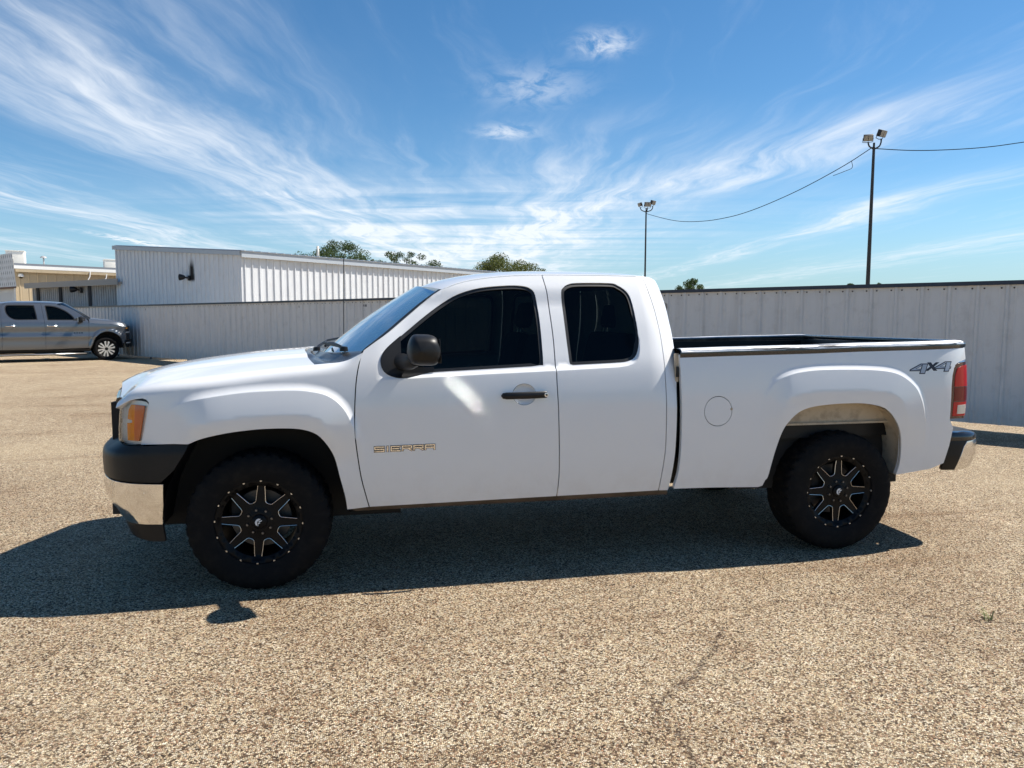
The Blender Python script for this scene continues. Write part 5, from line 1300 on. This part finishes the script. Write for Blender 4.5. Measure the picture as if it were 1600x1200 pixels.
for mir in (False, True):
    for gl, dd in ((gf_glass, gD1[mir]), (gr_glass, gD2[mir])):
        panel('window_glass', gS, shrink(gl, -.01), [], .06, sideglass, dd, 0, 0, -.018, mirror=mir)
        panel('window_seal', gS, shrink(gl, -.006), [shrink(gl, .022)], .05, rub, dd, 0, .01, -.006, mirror=mir)
    for x0, dd in ((1.50, gD1[mir]), (2.72, gD2[mir])):
        MB().tube(catmull([(x0, -1.035, 1.245), (x0+.05, -1.075, 1.25), (x0+.22, -1.075, 1.25), (x0+.27, -1.035, 1.245)], 4), .022, 8).build('door_handle', chrome, dd, mir)
    hm = MB().box((.70, -1.34, 1.36), (.86, -1.09, 1.58), None, .06).build('side_mirror', blk, gD1[mir], mir)
    MB().tube([(.80, -.98, 1.43), (.79, -1.12, 1.42)], .05, 8).build('mirror_arm', blk, hm, mir)
    MB().box((.855, -1.32, 1.385), (.868, -1.11, 1.56), None).build('mirror_glass', chrome, hm, mir)
    panel('mirror_sail', gS, [(.62,1.43),(1.0,1.44),(.95,1.50),(.74,1.60),(.62,1.52)], [], .05, rub, gD1[mir], 0, .01, .004, mirror=mir)
    # bed side, wheel arch, running board
    ar = [(x + 4.0, z) for x, z in ga]
    gbed = [(3.26,.46),(3.46,.46)] + [(4.0 - .52, .62)] + [(8.0 - x, z) for x, z in ga][0:0] + ar[::-1][2:] + [(4.55,.48),(5.35,.60),(5.37,1.55),(3.26,1.52)]
    panel('bed_side', gS, gbed, [], .05, gp, gt, .003, .03, mirror=mir, gstep=.06)
    MB().box((.62, -1.10, .22), (3.3, -.93, .29), None, .02).build('running_board', blk, gt, mir)
    MB().tube([(.64, -1.105, .27), (3.3, -1.105, .26)], .018, 8).build('board_trim', bright, gt, mir)
    panel('rocker_panel', lambda P: np.stack([P[:, 0], -np.interp(P[:, 1], [.33, .43], [.95, 1.0]), P[:, 1]], 1), [(.5,.33),(3.3,.33),(3.3,.43),(.5,.43)], [], .2, blk, gt, 0, .02, 0, mirror=mir)
    def lip(u, v, o=0.0):
        i = u*(len(ga)-1); i0 = min(len(ga)-2, int(i)); f_ = i-i0; x = ga[i0][0]*(1-f_)+ga[i0+1][0]*f_; z = ga[i0][1]*(1-f_)+ga[i0+1][1]*f_
        c = np.array([-.02, .45]); q = c + (np.array([x, z])-c)*(1 + .045*(.5-abs(v-.5))*2*(v > .0)); y = float(g_half(np.array([q[0]]), np.array([q[1]]))[0]) + .014*math.sin(math.pi*v) - .03*(1-v)
        return (q[0] + o, -y, q[1])
    MB().grid(lip, 30, 4).build('arch_moulding', blk, gt, mir)
    for o_ in (0.0, 4.0):
        MB().grid(lambda u, v: (lambda p: (p[0], -(abs(p[1])*(1-v) + .60*v) , p[2]))(lip(u, .2, o_)), 24, 3).build('wheel_liner', dark, gt, mir)
# hood, cowl, windshield, roof
def ghood(u, v):
    y = -1 + 2*v; x = -.72 + (.50+.72)*u; zs = np.interp(x, [-.72, -.55, -.2, .3, .52], [1.17, 1.24, 1.305, 1.35, 1.365]); w = float(g_half(np.array([x]), np.array([zs]))[0])*.995
    zc = np.interp(x, [-.72, -.6, -.4, -.1, .3, .52], [1.26, 1.38, 1.445, 1.475, 1.515, 1.53]); a = abs(y)
    if a > .86: t_ = (1-a)/.14; return (x - .05*(1-a*a)*(u < .01), y*w, zs + (zc-zs)*(1-(1-t_)**2)*.80)
    return (x - .10*(1-a*a)*(1-u)**3, y*w, zs + (zc-zs)*(.80 + .20*(1-(a/.86)**2)) + .012*sstep(np.array((.5-a)/.08)))
MB().grid(ghood, 24, 60).build('hood', gp, gt)
def gws(u, v):
    y = -1 + 2*u; a = abs(y); x = (.36 + .26*a**2.2)*(1-v) + (1.22 + .22*a**2.2)*v; z = (1.50 + .02*a)*(1-v) + (2.09 - .06*a*a)*v + .02*math.sin(math.pi*v); w = (.90*(1-v) + .735*v)
    return (x, y*w, z)
MB().grid(gws, 20, 12).build('windshield', sideglass, gt)
pl_g = catmull([(.52,1.43),(.62,1.53),(.78,1.69),(.98,1.83),(1.22,1.955),(1.47,2.03)], 3); pg = gS(np.array(pl_g)); kg = len(pg)
for mir in (False, True):
    def gtr(u, v):
        i = u*(kg-1); i0 = min(kg-2, int(i)); f_ = i-i0; a = pg[i0]*(1-f_)+pg[i0+1]*f_; c = np.array(gws(0, u)); q = a*(1-v)+c*v; return (q[0], q[1]+.004, q[2])
    MB().grid(gtr, 20, 3).build('pillar', gp, gt, mir)
    MB().grid(lambda u, v: tuple((np.array([.52 - .02*u, -.985, 1.365 + .065*u]))*(1-v) + (np.array(gws(.0, .0)) + np.array([-.05*(1-u), 0, -.03*(1-u)]))*v), 3, 3).build('cowl_corner', blk, gt, mir)
MB().grid(lambda u, v: (lambda y: (np.interp(u, [0, 1], [.50, .37 + .25*abs(y)**2.2]) , y*(.96*(1-u) + .90*u), 1.525*(1-u)+1.505*u - .05*abs(y)**4*(1-u)))(-1+2*v), 4, 20).build('cowl', blk, gt)
def groof(u, v):
    y = -1 + 2*v; a = abs(y); x = (1.22 + .22*a**2.2)*(1-u) + 3.16*u; w = .735*(1-u*.0); zt = np.interp(x, [1.2, 1.47, 1.94, 2.9, 3.16], [2.0, 2.035, 2.058, 2.052, 2.02]); zc = np.interp(x, [1.2, 1.5, 2.0, 2.8, 3.16], [2.09, 2.125, 2.14, 2.13, 2.08])
    return (x, y*(.705+.0*u), zt + (zc-zt)*(1-a**3))
MB().grid(groof, 20, 24).build('roof', gp, gt)
MB().grid(lambda u, v: (3.22 + .02*math.sin(math.pi*u), (-1+2*v)*np.interp(u, [0, .55, 1], [1.0, .99, .72]), .45 + 1.6*u), 8, 8).build('cab_back_wall', gp, gt)
MB().box((3.24, -.62, 1.52), (3.26, .62, 1.95), None, .01).build('rear_window', gblk, gt)
for y in (-.99, .99):
    MB().box((3.26, y-.06, 1.50), (5.36, y+.06, 1.57), None, .02).build('bed_rail', blk, gt)
box_part('bed_floor', (3.26, -.98, .85), (5.34, .98, .9), blk, gt)
MB().box((5.30, -.95, .80), (5.38, .95, 1.56), None, .02).build('tailgate', gp, gt)
MB().box((5.36, -1.0, .55), (5.62, 1.0, .78), None, .05).build('rear_bumper', chrome, gt)
for mir in (False, True):
    MB().box((5.30, -1.02, 1.05), (5.395, -.93, 1.50), None, .02).build('tail_light', redm, gt, mir)
# front face: lamps, grille, bumper
gcx, gcy, GLn = curve_xy([(-.60,.985),(-.68,.955),(-.745,.90),(-.79,.80),(-.815,.6),(-.83,.3),(-.835,0)])
def gF(P): return np.stack([gcx(P[:, 0]), -gcy(P[:, 0]), P[:, 1]], 1)
def gfs(x):
    ss = np.linspace(0, GLn, 300); return float(ss[np.argmin(np.abs(gcx(ss)-x))])
for mir in (False, True):
    panel('headlight', gF, [(gfs(-.63),1.10),(gfs(-.66),1.19),(gfs(-.74),1.20),(gfs(-.80),1.19),(gfs(-.80),1.08),(gfs(-.72),1.07)], [], .04, gblk, gt, 0, .04, .012, mirror=mir, flip=True)
    panel('turn_lens', gF, [(gfs(-.64),1.125),(gfs(-.66),1.185),(gfs(-.70),1.19),(gfs(-.70),1.14)], [], .04, amber, gt, 0, .01, .018, mirror=mir, flip=True)
    panel('grille', gF, [(gfs(-.66),.74),(GLn,.72),(GLn,1.25),(gfs(-.80),1.22),(gfs(-.80),1.08),(gfs(-.66),1.05)], [], .05, gfr, gt, 0, .04, .0, mirror=mir, flip=True)
    panel('lamp_bezel', gF, [(gfs(-.655),.98),(gfs(-.655),1.03),(gfs(-.80),1.05),(gfs(-.80),1.0)], [], .04, bright, gt, 0, .02, .010, mirror=mir, flip=True)
    panel('front_bumper', gF, [(gfs(-.62),.47),(GLn,.44),(GLn,.74),(gfs(-.70),.75),(gfs(-.62),.70)], [], .05, blk, gt, 0, .05, .05, mirror=mir, flip=True)
    panel('bumper_trim', gF, [(gfs(-.63),.60),(gfs(-.74),.61),(gfs(-.74),.645),(gfs(-.63),.64)], [], .03, chrome, gt, 0, .02, .058, mirror=mir, flip=True)
box_part('engine_bay', (-.60, -.60, .42), (.5, .60, 1.15), dark, gt); box_part('floor_pan', (.5, -.95, .40), (3.2, .95, .50), dark, gt); box_part('frame', (-.5, -.5, .42), (5.3, .5, .55), dark, gt)
box_part('firewall', (.50, -.95, .45), (.55, .95, 1.42), dark, gt); box_part('dashboard', (.62, -.85, 1.15), (1.0, .85, 1.44), dashm, gt)
for x, yy in ((1.75, -.45), (1.75, .45), (2.85, -.45), (2.85, .45)):
    s_ = MB().box((x-.28, yy-.28, .60), (x+.22, yy+.28, .85), None, .06).build('seat', seatm, gt); M = Matrix.Translation((x+.20, yy, .82)) @ Matrix.Rotation(R(14), 4, 'Y')
    MB().box((-.07, -.27, 0), (.07, .27, .68), M, .06).build('backrest', seatm, s_); MB().box((-.04, -.13, .72), (.06, .13, .92), M, .04).build('headrest', seatm, s_)
stw = MB(); M = Matrix.Translation((1.22, -.45, 1.38)) @ Matrix.Rotation(R(65), 4, 'Y'); stw.tube([M @ Vector((.2*math.cos(a), .2*math.sin(a), 0)) for a in np.linspace(0, 2*math.pi, 24)], .016, 6, False); stw.build('steering_wheel', dashm, gt)
# five-spoke split alloy wheels
def grey_wheel():
    root = MB().lathe([(.245, .11), (.25, .10), (.258, -.09), (.275, -.115), (.292, -.122), (.292, -.11)], 40, 'y').build('wheel', rimm, None)
    pf = [(.285, .10), (.31, .135), (.35, .145), (.385, .138), (.41, .115), (.415, .06), (.416, 0)]; pf = pf + [(r, -h) for r, h in pf[::-1][1:]]
    MB().lathe(pf, 56, 'y').build('tyre', tyrem, root)
    MB().lathe([(0, -.02), (.25, -.02), (.25, .0), (0, 0)], 32, 'y').build('brake_disc', dark, root)
    sp_ = MB()
    for sgn in (-1, 1):
        pts = [(.05, sgn*.024), (.16, sgn*.044), (.265, sgn*.085)]
        for k in range(2):
            (r0, o0), (r1, o1) = pts[k], pts[k+1]; w0, w1 = (.026, .026) if k == 0 else (.026, .036)
            V = []
            for y in (-.118, -.085): V += [(r0, y, o0-w0), (r0, y, o0+w0), (r1, y, o1+w1), (r1, y, o1-w1)]
            sp_.add(V, [(0, 1, 2, 3), (7, 6, 5, 4), (0, 4, 5, 1), (1, 5, 6, 2), (2, 6, 7, 3), (3, 7, 4, 0)])
    s0 = sp_.build('spoke', bright, root); s0.rotation_euler = (0, R(-54), 0)
    for i in range(1, 6):
        e = link('spoke', s0.data, None, root); e.rotation_euler = (0, R(-54 + 60*i), 0)
    MB().lathe([(0, -.128), (.05, -.126), (.065, -.11), (.07, -.09)], 20, 'y').build('centre_cap', blk, root)
    return root
gw = grey_wheel(); ws4 = [gw] + [copy_tree(gw) for _ in range(3)]
for o, (x, s_, rz, st_) in zip(ws4, ((0, -1, 0, 0), (4.0, -1, 0, 0), (0, 1, math.pi, 0), (4.0, 1, math.pi, 0))):
    o.parent = gt; o.location = (x, s_*.885, .412); o.rotation_euler = (0, 0, rz)
# small dark badges on fender and door
for x0, z0, n_ in ((.10, 1.36, 3), (.72, .985, 4)):
    for mir in (False, True):
        for k in range(n_):
            xa = x0 + k*.075; par = gt if n_ == 3 else gD1[mir]
            if n_ == 4: panel('badge_letter', gS, [(xa, z0), (xa+.05, z0), (xa+.05, z0+.035), (xa, z0+.035)], [(xa*1.0+.015, z0+.01), (xa+.035, z0+.01), (xa+.035, z0+.022), (xa+.015, z0+.022)] and [], .05, gblk, par, 0, .004, .004, mirror=mir)
